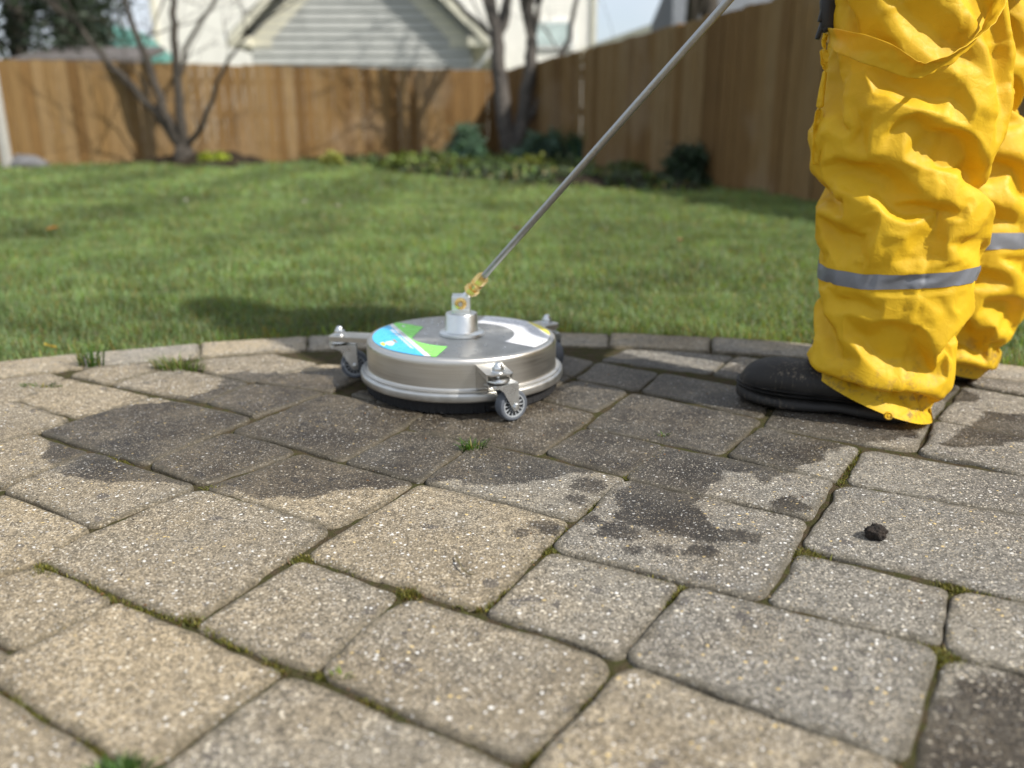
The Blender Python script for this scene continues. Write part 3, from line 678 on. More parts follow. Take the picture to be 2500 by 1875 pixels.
# white post of a neighbouring arbour at the far left
g0, g1 = A(18, 402, 11.2), A(0, 165, 11.2)
mb = MB().box((g0[0], 11.2, 1.05), (.10, .10, 2.2), None, .01)
o = mb.build('white_post', simple('shaded_white_paint', (.42, .41, .38), .7)); o['label'] = 'white painted timber post at the left end of the fence'; o['category'] = 'post'  # white paint greyed so the colour carries the shade on the post
bm = bmesh.new(); bmesh.ops.create_icosphere(bm, subdivisions=3, radius=1)
for v in bm.verts:
    k = 1 + .22 * float(fbm(np.array(v.co) * 1.6, 3)); v.co = Vector((v.co.x * .26 * k, v.co.y * .16 * k, max(-.4, v.co.z) * .13 * k))
me = bpy.data.meshes.new('garden_stone'); bm.to_mesh(me); bm.free(); me.polygons.foreach_set('use_smooth', [True] * len(me.polygons))
g = A(68, 403, 11.3); link('garden_stone', me, M_stone, None, label='grey garden stone lying beside the foot of the white post', category='stone').location = (g[0], 11.3, .03)

# ------------------------------------------------------------------ trees
def grow(mb, p, d, ln, r, depth, rs, up=.12, gn=3):
    """recursive bare branch"""
    pts, rad = [Vector(p)], [r]; q = Vector(p); d = Vector(d).normalized(); seg = 4
    for i in range(seg):
        d = (d + Vector(rs.randn(3)) * .13 + Vector((0, 0, up)) * .5).normalized(); q = q + d * ln / seg; pts.append(q.copy()); rad.append(max(.003, r * (1 - .55 * (i + 1) / seg)))
    mb.tube(pts, rad, 7 if r > .02 else 5)
    if depth <= 0: return
    for k in range(gn):
        i = 1 + rs.randint(seg); nd = (d + Vector(rs.randn(3)) * .75).normalized()
        if nd.z < -.1: nd.z *= -.5
        grow(mb, pts[i], nd, ln * (.55 + .25 * rs.rand()), rad[i] * .62, depth - 1, rs, up, gn)
def limb(mb, Y, pts, r0, r1, rs, dy=0.0, twigs=2, depth=2):
    P = [Vector(A(x, y, Y + dy * i)) for i, (x, y) in enumerate(pts)]; n = len(P)
    Q, rad = [], []
    for i in range(n - 1):
        for k in range(3):
            t = k / 3; Q.append(P[i].lerp(P[i + 1], t) + Vector(rs.randn(3)) * .012 * (1 if i + k else 0)); rad.append(r0 + (r1 - r0) * ((i + t) / (n - 1)))
    Q.append(P[-1]); rad.append(r1); mb.tube(Q, rad, 9)
    for k in range(twigs):
        i = rs.randint(len(Q) // 3, len(Q)); d = (Q[min(i + 1, len(Q) - 1)] - Q[max(0, i - 2)]).normalized() + Vector(rs.randn(3)) * .6
        grow(mb, Q[i], d, .7 + .6 * rs.rand(), rad[i] * .5, depth, rs)
    return Q[-1], (Q[-1] - Q[-3]).normalized(), r1
def bare_tree(label, Y, trunk, limbs, mat, seed, crown=2, base=None):
    rs = np.random.RandomState(seed); b = A(*trunk, Y); root = thing('bare_tree', label, 'tree', (b[0], Y, 0))
    tk = MB(); tw = MB()
    tk.tube([(b[0], Y, -.1), (b[0], Y, b[2] * .6), (b[0], Y, b[2] + .06)], [.20, .15, .11], 12)
    for pts, r0, r1, dy, tws in limbs:
        e, d, r = limb(tk, Y, pts, r0, r1, rs, dy, 0)
        for k in range(crown): grow(tw, e, d + Vector(rs.randn(3)) * .35, 1.1 + .6 * rs.rand(), r * .75, 3, rs)
        P = [Vector(A(x, y, Y + dy * i)) for i, (x, y) in enumerate(pts)]
        for k in range(tws):
            i = rs.randint(1, len(P)); grow(tw, P[i - 1].lerp(P[i], rs.rand()), (P[i] - P[i - 1]).normalized() + Vector(rs.randn(3)) * .6, .8 + .5 * rs.rand(), r1 * .55, 2, rs)
    for m, nme in ((tk, 'trunk'), (tw, 'branches')):
        o = m.build(nme, mat, root, sharp=80); o.location = -Vector(root.location)
    return root
bare_tree('bare tree with many thin spreading stems against the sunlit fence', 12.2, (449, 366), [
    ([(449, 362), (395, 292), (332, 220), (262, 150), (200, 70)], .075, .03, .1, 2),
    ([(449, 362), (402, 275), (368, 170), (332, 78), (302, -10), (285, -110)], .07, .028, .05, 3),
    ([(449, 362), (440, 275), (431, 160), (425, 60), (419, -20), (415, -130)], .075, .03, 0, 2),
    ([(436, 190), (462, 95), (515, 20), (560, -70)], .035, .018, .08, 2),
    ([(449, 362), (497, 310), (528, 215), (556, 150), (600, 90)], .045, .015, -.12, 2)], M_bark, 3)
bare_tree('stout bare tree with grey bark forking in the fence corner', 12.7, (1250, 372), [
    ([(1243, 366), (1230, 270), (1218, 160), (1212, 90)], .13, .095, 0, 0),
    ([(1212, 92), (1202, 50), (1188, -5), (1178, -80)], .055, .035, 0, 1),
    ([(1213, 95), (1190, 78), (1152, 45), (1108, 0), (1060, -60)], .045, .028, .1, 2),
    ([(1214, 92), (1232, 62), (1244, 0), (1250, -80)], .055, .035, 0, 1),
    ([(1258, 366), (1283, 255), (1294, 160), (1297, 95)], .115, .08, .02, 0),
    ([(1297, 97), (1287, 40), (1282, -10), (1278, -90)], .045, .03, 0, 1),
    ([(1297, 97), (1312, 40), (1316, -10), (1320, -90)], .045, .03, 0, 1),
    ([(1290, 290), (1332, 220), (1373, 142), (1394, 65), (1405, 0), (1410, -80)], .05, .025, -.08, 2)], M_bark_r, 5)
def wild_tree(label, x, y, h, r, seed, mat, name='bare_tree', depth=4, gn=4, **kw):
    rs = np.random.RandomState(seed); root = thing(name, label, 'tree', (x, y, 0)); tk = MB(); tw = MB()
    tk.tube([(0, 0, -.1), (.04 * h, 0, h * .2), (.02 * h, .02 * h, h * .42)], [r, r * .8, r * .62], 10)
    for k in range(7):
        a = 6.283 * k / 7 + rs.rand(); z = h * (.2 + .22 * rs.rand())
        grow(tw, (.03 * h * z / h, .01 * h, z), (math.cos(a) * .8, math.sin(a) * .8, .9), h * (.28 + .14 * rs.rand()), r * .45, depth - 1, rs, .14, gn)
    tk.build('trunk', mat, root, sharp=80); tw.build('branches', mat, root, sharp=80); return root
wild_tree('dark twiggy bare tree rising beyond the shaded side fence', 3.55, 18.4, 12.0, .24, 4, M_bark)

def foliage(n, shape, size, rs, base, name, mat, parent, clump=26, flat=.5):
    """leaf-sized quads gathered in clumps through a volume; shape(u) gives clump centres"""
    cs = shape(clump, rs); k = rs.randint(0, clump, n); p = cs[k, :3] + rs.randn(n, 3) * cs[k, 3:4] * np.array([1, 1, .8])
    d1 = rs.randn(n, 3); d1 /= np.linalg.norm(d1, axis=1)[:, None]; d2 = np.cross(d1, rs.randn(n, 3)); d2 /= np.linalg.norm(d2, axis=1)[:, None]
    s = size * (.5 + rs.rand(n))[:, None]
    V = np.stack([p - d1 * s, p + d2 * s * flat, p + d1 * s, p - d2 * s * flat], 1).reshape(-1, 3)
    cv = (.55 + .9 * rs.rand(clump))[k]; c = np.array(base) * (cv * (.7 + .6 * rs.rand(n)))[:, None] * (1 + .2 * (rs.rand(n, 3) - .5))
    return link(name, np_mesh(name, V, quads=np.arange(n * 4).reshape(-1, 4), smooth=False, attrs={'col': ('FLOAT_COLOR', np.repeat(np.concatenate([c, np.ones((n, 1))], 1), 4, 0))}), mat, parent)
def evergreen(label, x, y, h, rad, seed, n=5000, base=(.022, .034, .018)):
    rs = np.random.RandomState(seed); root = thing('evergreen_tree', label, 'tree', (x, y, 0))
    def shape(m, rs):
        z = h * (.12 + .86 * rs.rand(m)); rr = rad * (1 - (z / h) ** 1.5) * (.35 + .75 * rs.rand(m)) + .1; a = rs.rand(m) * 6.283
        return np.stack([rr * np.cos(a), rr * np.sin(a), z, .16 + .22 * rs.rand(m)], 1)
    foliage(n, shape, .09, rs, base, 'crown', M_needle, root, 90, .35)
    br = MB().tube([(0, 0, -.1), (.05, 0, h * .5), (0, 0, h * .95)], [.22, .14, .03], 10)
    for k in range(26):
        a = rs.rand() * 6.283; z = h * (.12 + .7 * rs.rand()); L = rad * (1 - (z / h) ** 1.5) * .9
        br.tube([(0, 0, z), (L * .5 * math.cos(a), L * .5 * math.sin(a), z + .1), (L * math.cos(a), L * math.sin(a), z - .1)], [.04, .025, .008], 5)
    br.build('trunk', M_bark, root, sharp=80); return root
evergreen('tall dark evergreen beyond the left end of the fence', *A(40, 100, 17)[:2], 7.5, 1.5, 1, 7000)
evergreen('dark evergreen standing next to the teal shed roof', *A(170, 100, 18.5)[:2], 5.2, 1.35, 2, 6000)
def shrub(name, label, px, Y, wx, wz, base, seed, n=2600, size=.03, cat='shrub', group=None, flat=.5, z0=0.0):
    rs = np.random.RandomState(seed); c = A(px[0], px[1], Y); root = thing(name, label, cat, (c[0], Y, z0), 0, group)
    def shape(m, rs):
        u = rs.randn(m, 3); u /= np.linalg.norm(u, axis=1)[:, None]; u[:, 2] = np.abs(u[:, 2]); rr = (.45 + .5 * rs.rand(m))[:, None]
        return np.concatenate([u * rr * np.array([wx, wx * .8, wz]) , np.full((m, 1), wx * .16)], 1)
    f = foliage(n, shape, size, rs, base, 'foliage', M_leaf, root, 46, flat)
    st = MB()
    for k in range(9):
        a = rs.rand() * 6.283; st.tube([(0, 0, -.02), (wx * .3 * math.cos(a), wx * .25 * math.sin(a), wz * .4), (wx * .6 * math.cos(a), wx * .5 * math.sin(a), wz * .8)], [.012, .009, .004], 5)
    st.build('stems', M_bark, root, sharp=80); return root
shrub('boxwood_shrub', 'dense dark green clipped shrub against the shaded side fence', (1692, 440), 7.75, .29, .34, (.030, .055, .026), 1, 4200, .022)
def strap_plant(label, px, Y, n, r, h, base, seed, z=0.06, yel=.0):
    c = A(px[0], px[1], Y); root = thing('leafy_plant', label, 'plant', (c[0], Y, z)); rs = np.random.RandomState(seed)
    a = rs.rand(n) * 6.283; rad = r * .55 * np.sqrt(rs.rand(n)); x, y = rad * np.cos(a), rad * np.sin(a)
    V, q, t, cc = blades(x, y, np.full(n, 0.), h * (.6 + .6 * rs.rand(n)), .020 * (.7 + .6 * rs.rand(n)), .2 + .6 * rs.rand(n), rs, grass_cols(n, rs, base, yel), a - np.pi / 2 + rs.randn(n) * .4)
    link('leaves', np_mesh('leaves', V, quads=q, tris=t, attrs={'col': ('FLOAT_COLOR', cc)}), M_leaf, root)
    if yel:
        m = MB()
        for k in range(5):
            a = rs.rand() * 6.283; rr = r * .6; m.lathe([(.001, -.02), (.03, 0), (.035, .02), (.02, .03)], 8, (rr * math.cos(a), rr * math.sin(a), h * (.75 + .3 * rs.rand())))
        m.build('flowers', M_yvin, root)
    return root
shrub('leafy_plant', 'soft rounded blue green clump left of the forked tree', (1136, 360), 12.2, .30, .50, (.085, .155, .10), 71, 2600, .07, 'plant', None, .16, .05)
shrub('leafy_plant', 'wide soft blue green clump just right of the forked tree', (1340, 365), 11.6, .44, .40, (.075, .135, .09), 72, 3000, .07, 'plant', None, .16, .05)
strap_plant('low blue green leafy clump below the shaded fence and behind the lance', (1430, 385), 11.0, 420, .40, .38, (.05, .10, .065), 3, .08)
GG = 'small bedding plants along the mulch'
for i, (px, Y, wx, wz, base, lab) in enumerate([
    ((524, 392), 11.6, .17, .13, (.26, .32, .03), 'bright lime bedding plant right of the thin stemmed tree'),
    ((500, 388), 11.8, .08, .10, (.22, .28, .03), 'tiny lime sprig beside the bright lime plant'),
    ((813, 385), 11.4, .14, .13, (.24, .26, .06), 'pale yellow green plant alone at the left tip of the bed'),
    ((985, 400), 10.8, .28, .12, (.12, .16, .035), 'low olive plant below the sunlit fence'),
    ((1110, 425), 9.7, .30, .10, (.10, .13, .03), 'spreading mossy plant in front of the left leafy clump'),
    ((1210, 430), 9.6, .28, .11, (.07, .11, .03), 'dark mossy plant in front of the forked tree'),
    ((1300, 430), 9.6, .30, .11, (.15, .18, .035), 'yellow green spreading plant in front of the right leafy clump'),
    ((1400, 440), 9.2, .26, .09, (.09, .12, .03), 'low green plant where the lance crosses the bed'),
    ((1060, 385), 11.6, .20, .14, (.10, .13, .04), 'dull green plant beneath the fence posts'),
    ((1530, 440), 8.9, .22, .07, (.08, .10, .03), 'flat green plant between the lance and the clipped shrub')]):
    shrub('bedding_plant', lab, px, Y, wx, wz, base, 20 + i, 420, .032, 'plant', GG, .6, .05)

rs = np.random.RandomState(17)
for i, (px, py, col, lab) in enumerate([(455, 487, (.42, .40, .34), 'pale dry leaf on the lawn in line with the thin stemmed tree'), (745, 490, (.45, .42, .34), 'pale dry leaf near the middle of the lawn'), (825, 502, (.45, .40, .30), 'cream dry leaf just right of another pale leaf on the lawn'), (128, 556, (.40, .19, .04), 'orange fallen leaf on the left part of the lawn'), (1262, 557, (.42, .27, .12), 'tan fallen leaf behind the lance'), (1660, 585, (.38, .25, .12), 'brown fallen leaf left of the yellow trousers'), (1490, 700, (.33, .22, .1), 'curled brown leaf in the shadow beyond the paving'), (120, 838, (.55, .42, .06), 'small yellow fallen leaf beside the curved edging')]):
    g = G(px, py, .03); sz = (.018 + .012 * rs.rand()) * (.42 if py > 650 else 1); n = 9; V = []
    for a in range(n):
        for b_ in range(5):
            t = a / (n - 1); wv = math.sin(math.pi * t ** .8) * .42 * (b_ / 2 - 1); V.append((sz * (t - .5) * 2, sz * wv * 1.3, sz * (.35 * abs(b_ / 2 - 1) ** 2 + .3 * (t - .5) ** 2 + .06 * rs.rand())))
    o = link('fallen_leaf', np_mesh('fallen_leaf', V, quads=loft_quads(n, 5, False)), simple('dry_leaf', col, .8), None, label=lab, category='leaf', group='dead leaves scattered on the lawn'); o.location = (g[0], g[1], .022); o.rotation_euler = (rs.randn() * .25, rs.randn() * .25, rs.rand() * 6)

# low green ground cover filling the bed under the fence corner
rs = np.random.RandomState(41); P = np.array(BEDS[0]); n = 26000; p = P.min(0) + rs.rand(n, 2) * (P.max(0) - P.min(0)); sd = sdpoly(p, BEDS[0])
ok = (sd < -.03) & (vn(np.concatenate([p * 1.7, np.zeros((n, 1))], 1), 51) > -.02 - .25 * (p[:, 0] < 1.0)); p, sd = p[ok], sd[ok]; n = len(p)
V, q, t, cc = blades(p[:, 0], p[:, 1], np.clip(-sd, 0, .5) * .16 - .01, 0.03 + .04 * rs.rand(n), .022 + .02 * rs.rand(n), .6 + .5 * rs.rand(n), rs, grass_cols(n, rs, (.045, .065, .028), .10))
link('ground_cover', np_mesh('ground_cover', V, quads=q, tris=t, attrs={'col': ('FLOAT_COLOR', cc)}), M_leaf, kind='stuff')

# ------------------------------------------------------------------ houses behind the fence
def siding(x0, x1, z0, z1, y, clip=None, lap=.115, depth=.016):
    """horizontal lap boards facing -Y; clip(z) gives the x range of a gable"""
    m = MB(); z = z0
    while z < z1:
        zz = min(z + lap, z1); a0, b0 = (x0, x1) if clip is None else clip(z); a1, b1 = (x0, x1) if clip is None else clip(zz)
        if b1 - a1 < .05: break
        m.add([(a0, y - depth, z), (b0, y - depth, z), (b1, y, zz), (a1, y, zz), (a0, y + .05, z), (b0, y + .05, z)], [[0, 1, 2, 3], [4, 5, 1, 0]]); z = zz
    return m
YH, YG = 27.0, 22.0
hx0, hx1 = A(384, 100, YH)[0], A(1450, 60, YH)[0]
house = thing('house', 'cream sided two storey house behind the shaded grey garage gable', 'house', ((hx0 + hx1) / 2, YH + 4, 0))
hw = siding(hx0, hx1, 0, 6.2, YH); hw.box(((hx0 + hx1) / 2, YH + 4.04, 3.1), (hx1 - hx0, 7.9, 6.19)); 
def attach(o, root): o.parent = root; o.location = -Vector(root.location); return o
attach(hw.build('wall', M_siding, None, smooth=False), house)
rf = MB(); xm0, xm1 = hx0 - .4, hx1 + .4
rf.add([(xm0, YH - .5, 6.1), (xm1, YH - .5, 6.1), (xm1, YH + 4, 8.8), (xm0, YH + 4, 8.8), (xm1, YH + 8.5, 6.1), (xm0, YH + 8.5, 6.1)], [[0, 1, 2, 3], [3, 2, 4, 5], [0, 3, 5], [1, 4, 2], [0, 5, 4, 1]])
attach(rf.build('roof', M_roof, None, smooth=False), house)
for xx in (hx0, hx1): attach(MB().box((xx, YH - .02, 3.1), (.14, .14, 6.18)).build('corner_board', M_trim, None, smooth=False), house)
w0, w1 = A(1312, 112, YH - .05), A(1396, 56, YH - .05)
wn = attach(MB().box(((w0[0] + w1[0]) / 2, YH - .06, (w0[2] + w1[2]) / 2), (w1[0] - w0[0] + .16, .08, w1[2] - w0[2] + .16)).build('window', M_wtrim, None, smooth=False), house)
o = MB().box(((w0[0] + w1[0]) / 2, YH - .105, (w0[2] + w1[2]) / 2), (w1[0] - w0[0], .02, w1[2] - w0[2])).build('pane', M_glass, None, smooth=False); o.parent = wn
# garage with its gable towards us
ex0, ex1 = A(572, 98, YG)[0], A(1194, 98, YG)[0]; wx0, wx1 = A(616, 140, YG)[0], A(1150, 140, YG)[0]; ez = A(572, 98, YG)[2]; xm = (ex0 + ex1) / 2
gar = thing('garage', 'garage with a shaded grey sided gable and cream rake boards', 'building', (xm, YG + 3, 0))
sl = .93; tz = 1 - 0
wall = siding(wx0, wx1, 0, ez + 5, YG, lambda z: (wx0 + max(0, (z - ez - .28) / sl), wx1 - max(0, (z - ez - .28) / sl)), .20, .045)
wall.box(((wx0 + wx1) / 2, YG + 2.55, ez / 2), (wx1 - wx0 - .02, 5, ez)); attach(wall.build('wall', M_shade_siding, None, smooth=False), gar)
pk = ez + (ex1 - ex0) / 2 * sl
for s, xe in ((-1, ex0), (1, ex1)):
    r_ = MB(); y0, y1 = YG - .42, YG + 5.3; th = .10
    r_.add([(xe, y0, ez), (xm, y0, pk), (xm, y1, pk), (xe, y1, ez), (xe, y0, ez + th), (xm, y0, pk + th), (xm, y1, pk + th), (xe, y1, ez + th)], [[0, 1, 2, 3], [7, 6, 5, 4], [0, 4, 5, 1], [2, 6, 7, 3], [0, 3, 7, 4]])
    attach(r_.build('roof', M_roof, None, smooth=False), gar)
    b_ = MB(); b_.add([(xe, y0 - .03, ez - .19), (xm, y0 - .03, pk - .19), (xm, y0 - .03, pk + .06), (xe, y0 - .03, ez + .06), (xe, y0 + .02, ez - .19), (xm, y0 + .02, pk - .19), (xm, y0 + .02, pk + .06), (xe, y0 + .02, ez + .06)], [[0, 1, 2, 3], [5, 4, 7, 6], [0, 4, 5, 1], [3, 2, 6, 7], [0, 3, 7, 4]])
    attach(b_.build('rake_board', M_trim, None, smooth=False), gar)
    wxe = wx0 if s < 0 else wx1; fr = MB(); i0 = .62
    fr.add([(wxe, YG - .04, ez + .02), (xm, YG - .04, ez + .02 + abs(xm - wxe) * sl), (xm, YG - .04, ez - i0 * .2 + abs(xm - wxe) * sl - .3), (wxe - s * .52, YG - .04, ez + .0), (wxe - s * .52, YG - .04, ez - .18), (wxe, YG - .04, ez - .18)], [[0, 1, 2, 3, 4, 5]])
    attach(fr.build('frieze', M_trim, None, smooth=False), gar)
    attach(MB().box(((xe + wxe) / 2, YG + 2.4, ez - .06), (abs(xe - wxe) + .1, 5.6, .22)).build('soffit', M_trim if s > 0 else M_trim, None, smooth=False), gar)
    attach(MB().box((xe + s * .06, YG + 2.3, ez + .03), (.12, 5.5, .13)).build('gutter', M_wtrim, None, smooth=False), gar)
d0 = ex1 + .05
attach(MB().tube([(d0, YG - .1, ez - .05), (d0, YG - .1, ez - .2), (wx1 + .08, YG - .1, ez - .75), (wx1 + .08, YG - .1, 0)], .055, 8).build('downspout', M_wtrim, None), gar)
# shed with the teal roof, left
sh = thing('garden_shed', 'low weathered shed with a teal metal roof beyond the fence', 'shed', (*A(200, 130, 19.5)[:2], 0)); Ys = 19.5
a0, a1, rz, ezs = A(40, 120, Ys)[0], A(312, 130, Ys)[0], A(200, 42, Ys)[2], A(312, 132, Ys)[2]; xr = A(205, 40, Ys)[0]
xl2 = xr - (a1 - xr)
attach(MB().box(((xl2 + a1) / 2, Ys + 1.5, ezs / 2), (a1 - xl2 - .3, 3, ezs)).build('wall', M_shedw, None, smooth=False), sh)
m = MB().add([(xl2, Ys - .2, ezs), (xr, Ys - .2, rz), (a1, Ys - .2, ezs), (xl2, Ys + 3.2, ezs), (xr, Ys + 3.2, rz), (a1, Ys + 3.2, ezs), (xl2, Ys - .2, ezs - .08), (a1, Ys - .2, ezs - .08), (xl2, Ys + 3.2, ezs - .08), (a1, Ys + 3.2, ezs - .08)], [[0, 1, 4, 3], [1, 2, 5, 4], [0, 6, 7, 2, 1], [3, 4, 5, 9, 8], [6, 8, 9, 7], [0, 3, 8, 6], [2, 7, 9, 5]])
attach(m.build('roof', M_teal, None, smooth=False), sh)
c0, c1 = A(36, 138, 15.5), A(330, 112, 15.5)
cp = thing('lean_to', 'low dark lean-to roof just above the left fence', 'shed', ((c0[0] + c1[0]) / 2, 15.8, 0)); zc = c1[2]
attach(MB().add([(c0[0], 15.3, zc - .22), (c1[0], 15.3, zc - .22), (c1[0], 16.8, zc + .1), (c0[0], 16.8, zc + .1), (c0[0], 15.3, zc - .32), (c1[0], 15.3, zc - .32), (c1[0], 16.8, zc), (c0[0], 16.8, zc)], [[0, 1, 2, 3], [7, 6, 5, 4], [0, 4, 5, 1], [3, 2, 6, 7], [0, 3, 7, 4], [1, 5, 6, 2]]).build('roof', M_shedw, None, smooth=False), cp)
for xx in (c0[0] + .2, c1[0] - .2): attach(MB().box((xx, 15.5, (zc - .3) / 2), (.1, .1, zc - .3)).build('post', M_shedw, None, smooth=False), cp)
# neighbour's low roof beyond the right fence
nb = thing('neighbour_house', 'house with a grey roof and cream eave above the shaded fence', 'house', (*A(1760, 60, 19)[:2], 0))
n0, n1, n2 = A(1418, 118, 18.5), A(1566, 66, 18.5), A(1640, 60, 19)
xw = n0[0]
attach(MB().add([(xw, 18.5, n0[2]), (n1[0] + .2, 18.5, n1[2] + .06), (n1[0] + .2, 18.5, n1[2] - .16), (xw, 18.5, n0[2] - .2), (xw, 21, n0[2]), (n1[0] + .2, 21, n1[2] + .06), (n1[0] + .2, 21, n1[2] - .16), (xw, 21, n0[2] - .2)], [[3, 2, 1, 0], [0, 1, 5, 4], [4, 5, 6, 7], [7, 6, 2, 3], [0, 4, 7, 3], [1, 2, 6, 5]]).build('porch_roof', M_trim, None, smooth=False), nb)
x0_, x1_ = n2[0], n2[0] + 7
attach(MB().box(((x0_ + x1_) / 2 + .2, 22.5, .9), (x1_ - x0_ - .4, 6, 1.8)).build('wall', M_siding, None, smooth=False), nb)
attach(MB().add([(x0_, 18.8, 1.75), (x1_, 18.8, 1.75), (x1_, 22.5, 4.2), (x0_ + .6, 22.5, 4.2), (x0_, 26, 1.75), (x1_, 26, 1.75)], [[0, 1, 2, 3], [3, 2, 5, 4], [0, 3, 4], [1, 5, 2], [0, 4, 5, 1]]).build('roof', M_roof, None, smooth=False), nb)

# ------------------------------------------------------------------ rotary surface cleaner
CX, CY = -0.095, 1.545
sc = thing('surface_cleaner', 'round stainless steel surface cleaner on three casters with a long lance', 'surface cleaner', (CX, CY, 0))
MB().lathe([(.1675, .0952), (.1715, .0950), (.1745, .0938), (.1765, .0915), (.1775, .088), (.178, .084), (.178, .050), (.1783, .0475), (.1795, .0462), (.1835, .0460), (.1845, .0452), (.1845, .0432), (.1835, .0424), (.170, .0424)], 160).build('housing', M_steel, sc, sharp=50)
MB().lathe([(.0005, .0966), (.06, .0963), (.12, .0958), (.1674, .0953), (.1674, .090)], 160).build('top_plate', M_steeltop, sc, sharp=50)
MB().lathe([(.172, .0425), (.1885, .0425), (.1905, .0412), (.1912, .0385), (.1912, .0305), (.1905, .0282), (.189, .0270), (.172, .0270)], 160).build('rim_flange', mat_steel('satin_flange', (0.56, 0.56, 0.545), 0.38, (1, 1, 1), 0.0, 30, 0.0), sc, sharp=50)
rs = np.random.RandomState(8); m = MB(); n = 420; V = []
for z, rj in ((.029, 0), (.016, .0006), (.001, .0022)):
    for k in range(n):
        a = 2 * math.pi * k / n; r = .1795 + rj * (rs.rand() - .5) * 2; V.append((r * math.cos(a), r * math.sin(a), z + (rs.rand() * .003 if z < .01 else 0)))
m.add(V, [[i * n + k, i * n + (k + 1) % n, (i + 1) * n + (k + 1) % n, (i + 1) * n + k] for i in range(2) for k in range(n)]); m.lathe([(.0005, .012), (.17, .012), (.17, .025), (.0005, .025)], 48)
m.build('brush_skirt', M_bristle, sc)
m = MB(); m.lathe([(.001, .096), (.041, .096), (.0425, .0972), (.0425, .1015), (.041, .103), (.032, .1038), (.0305, .106), (.0300, .135), (.0285, .1375), (.001, .1378)], 64)
hub = m.build('swivel_hub', M_alu, sc, sharp=40)
fk = MB(); fk.box((0, 0, .1425), (.034, .034, .010), None, .002)
for s in (-1, 1): fk.box((0, s * .0125, .1575), (.034, .008, .028), None, .002)
fk.build('hub_fork', M_alu, sc, sharp=40)
MB().lathe([(.001, 0), (.0035, 0), (.0045, .001), (.0075, .001), (.0105, 0), (.0112, -.002), (.0112, -.005)], 28, (0, -.0205, .158), Matrix.Rotation(R(90), 3, 'X')).build('pivot_screw', M_brass, sc, sharp=40)
MB().lathe([(.0005, .0), (.004, 0), (.004, .003), (.0005, .003)], 16, (0, -.0215, .158), Matrix.Rotation(R(90), 3, 'X')).build('pivot_pin', M_zinc, sc, sharp=40)
LQ = Vector(A(1789, -5, 1.25)); LB = Vector((CX, CY, .158)); LD = (LQ - LB).normalized(); lp = lambda t: LD * t + Vector((0, 0, .158))
LM = LD.to_track_quat('Z', 'Y').to_matrix()
MB().lathe([(.011, -.004), (.0112, .004), (.0078, .009), (.0075, .034), (.007, .035)], 20, (0, 0, .158), LM).build('pivot_stem', M_alu, sc, sharp=40)
cp_ = MB(); cp_.lathe([(.008, .030), (.0135, .031), (.0138, .0335), (.0138, .041), (.0130, .0435), (.008, .044)], 6, (0, 0, .158), LM)
cp_.lathe([(.008, .0435), (.0098, .0437), (.0098, .049), (.0115, .050), (.0118, .052), (.0118, .055), (.0105, .056), (.008, .056)], 28, (0, 0, .158), LM)
cp_.lathe([(.008, .0555), (.0112, .056), (.0118, .058), (.0118, .074), (.0105, .0765), (.006, .077)], 6, (0, 0, .158), LM)
cp_.build('brass_coupling', M_brass, sc, sharp=30)
MB().tube([lp(.074), lp(.3), lp(.6), lp(.9), lp(1.05)], .0058, 20).build('lance', M_lance, sc)
gn = MB().tube([lp(1.03), lp(1.06), lp(1.24), lp(1.26)], [.012, .017, .018, .012], 18)
gd = Vector((.35, .1, -.5)).normalized(); gn.tube([lp(1.21), lp(1.23) + gd * .06, lp(1.23) + gd * .14], [.018, .017, .019], 14)
gn.build('handle', M_dark, sc)

def arc(a0, a1, r, n): return [(r * math.cos(R(a0 + (a1 - a0) * i / n)), r * math.sin(R(a0 + (a1 - a0) * i / n))) for i in range(n + 1)]
def clip(poly, n, d, keep):              # keep side of line n.p = d
    out = []; f = lambda p: (p[0] * n[0] + p[1] * n[1] - d) * keep
    for i in range(len(poly)):
        a, b = poly[i - 1], poly[i]; fa, fb = f(a), f(b)
        if (fa >= 0) != (fb >= 0): t = fa / (fa - fb); out.append((a[0] + (b[0] - a[0]) * t, a[1] + (b[1] - a[1]) * t))
        if fb >= 0: out.append(b)
    return out
def topz(p): return .0966 - .0013 * (math.hypot(*p) / .1674) + .00005
def sheet(name, poly, mat, parent, lift=.0004, th=.0004):
    """thin vinyl decal cut as a strip fan that follows the slightly domed plate"""
    bm = bmesh.new(); vs = [bm.verts.new((x, y, 0)) for x, y in poly]; bm.faces.new(vs)
    bmesh.ops.triangulate(bm, faces=bm.faces[:]); r = bmesh.ops.extrude_face_region(bm, geom=bm.faces[:])
    tp = {v for v in r['geom'] if isinstance(v, bmesh.types.BMVert)}
    for v in bm.verts: v.co.z = topz((v.co.x, v.co.y)) + lift + (th if v in tp else 0)
    bmesh.ops.recalc_face_normals(bm, faces=bm.faces[:])
    me = bpy.data.meshes.new(name); bm.to_mesh(me); bm.free(); return link(name, me, mat, parent)
nl, dl = (-.93, -.368), .109; tl = (.368, -.93)
sec = arc(143, 258, .1665, 44) + arc(258, 143, .098, 44)
st = sheet('blue_decal', clip(sec, nl, dl, 1), M_blue, sc)
sheet('white_stripe', clip(clip(sec, nl, dl, -1), nl, .0995, 1), M_white, st)
for nm, hs in (('green_decal', 1), ('green_decal', -1)):
    sheet(nm, clip(clip(sec, nl, .0995, -1), tl, 0.0, hs), M_green, st)
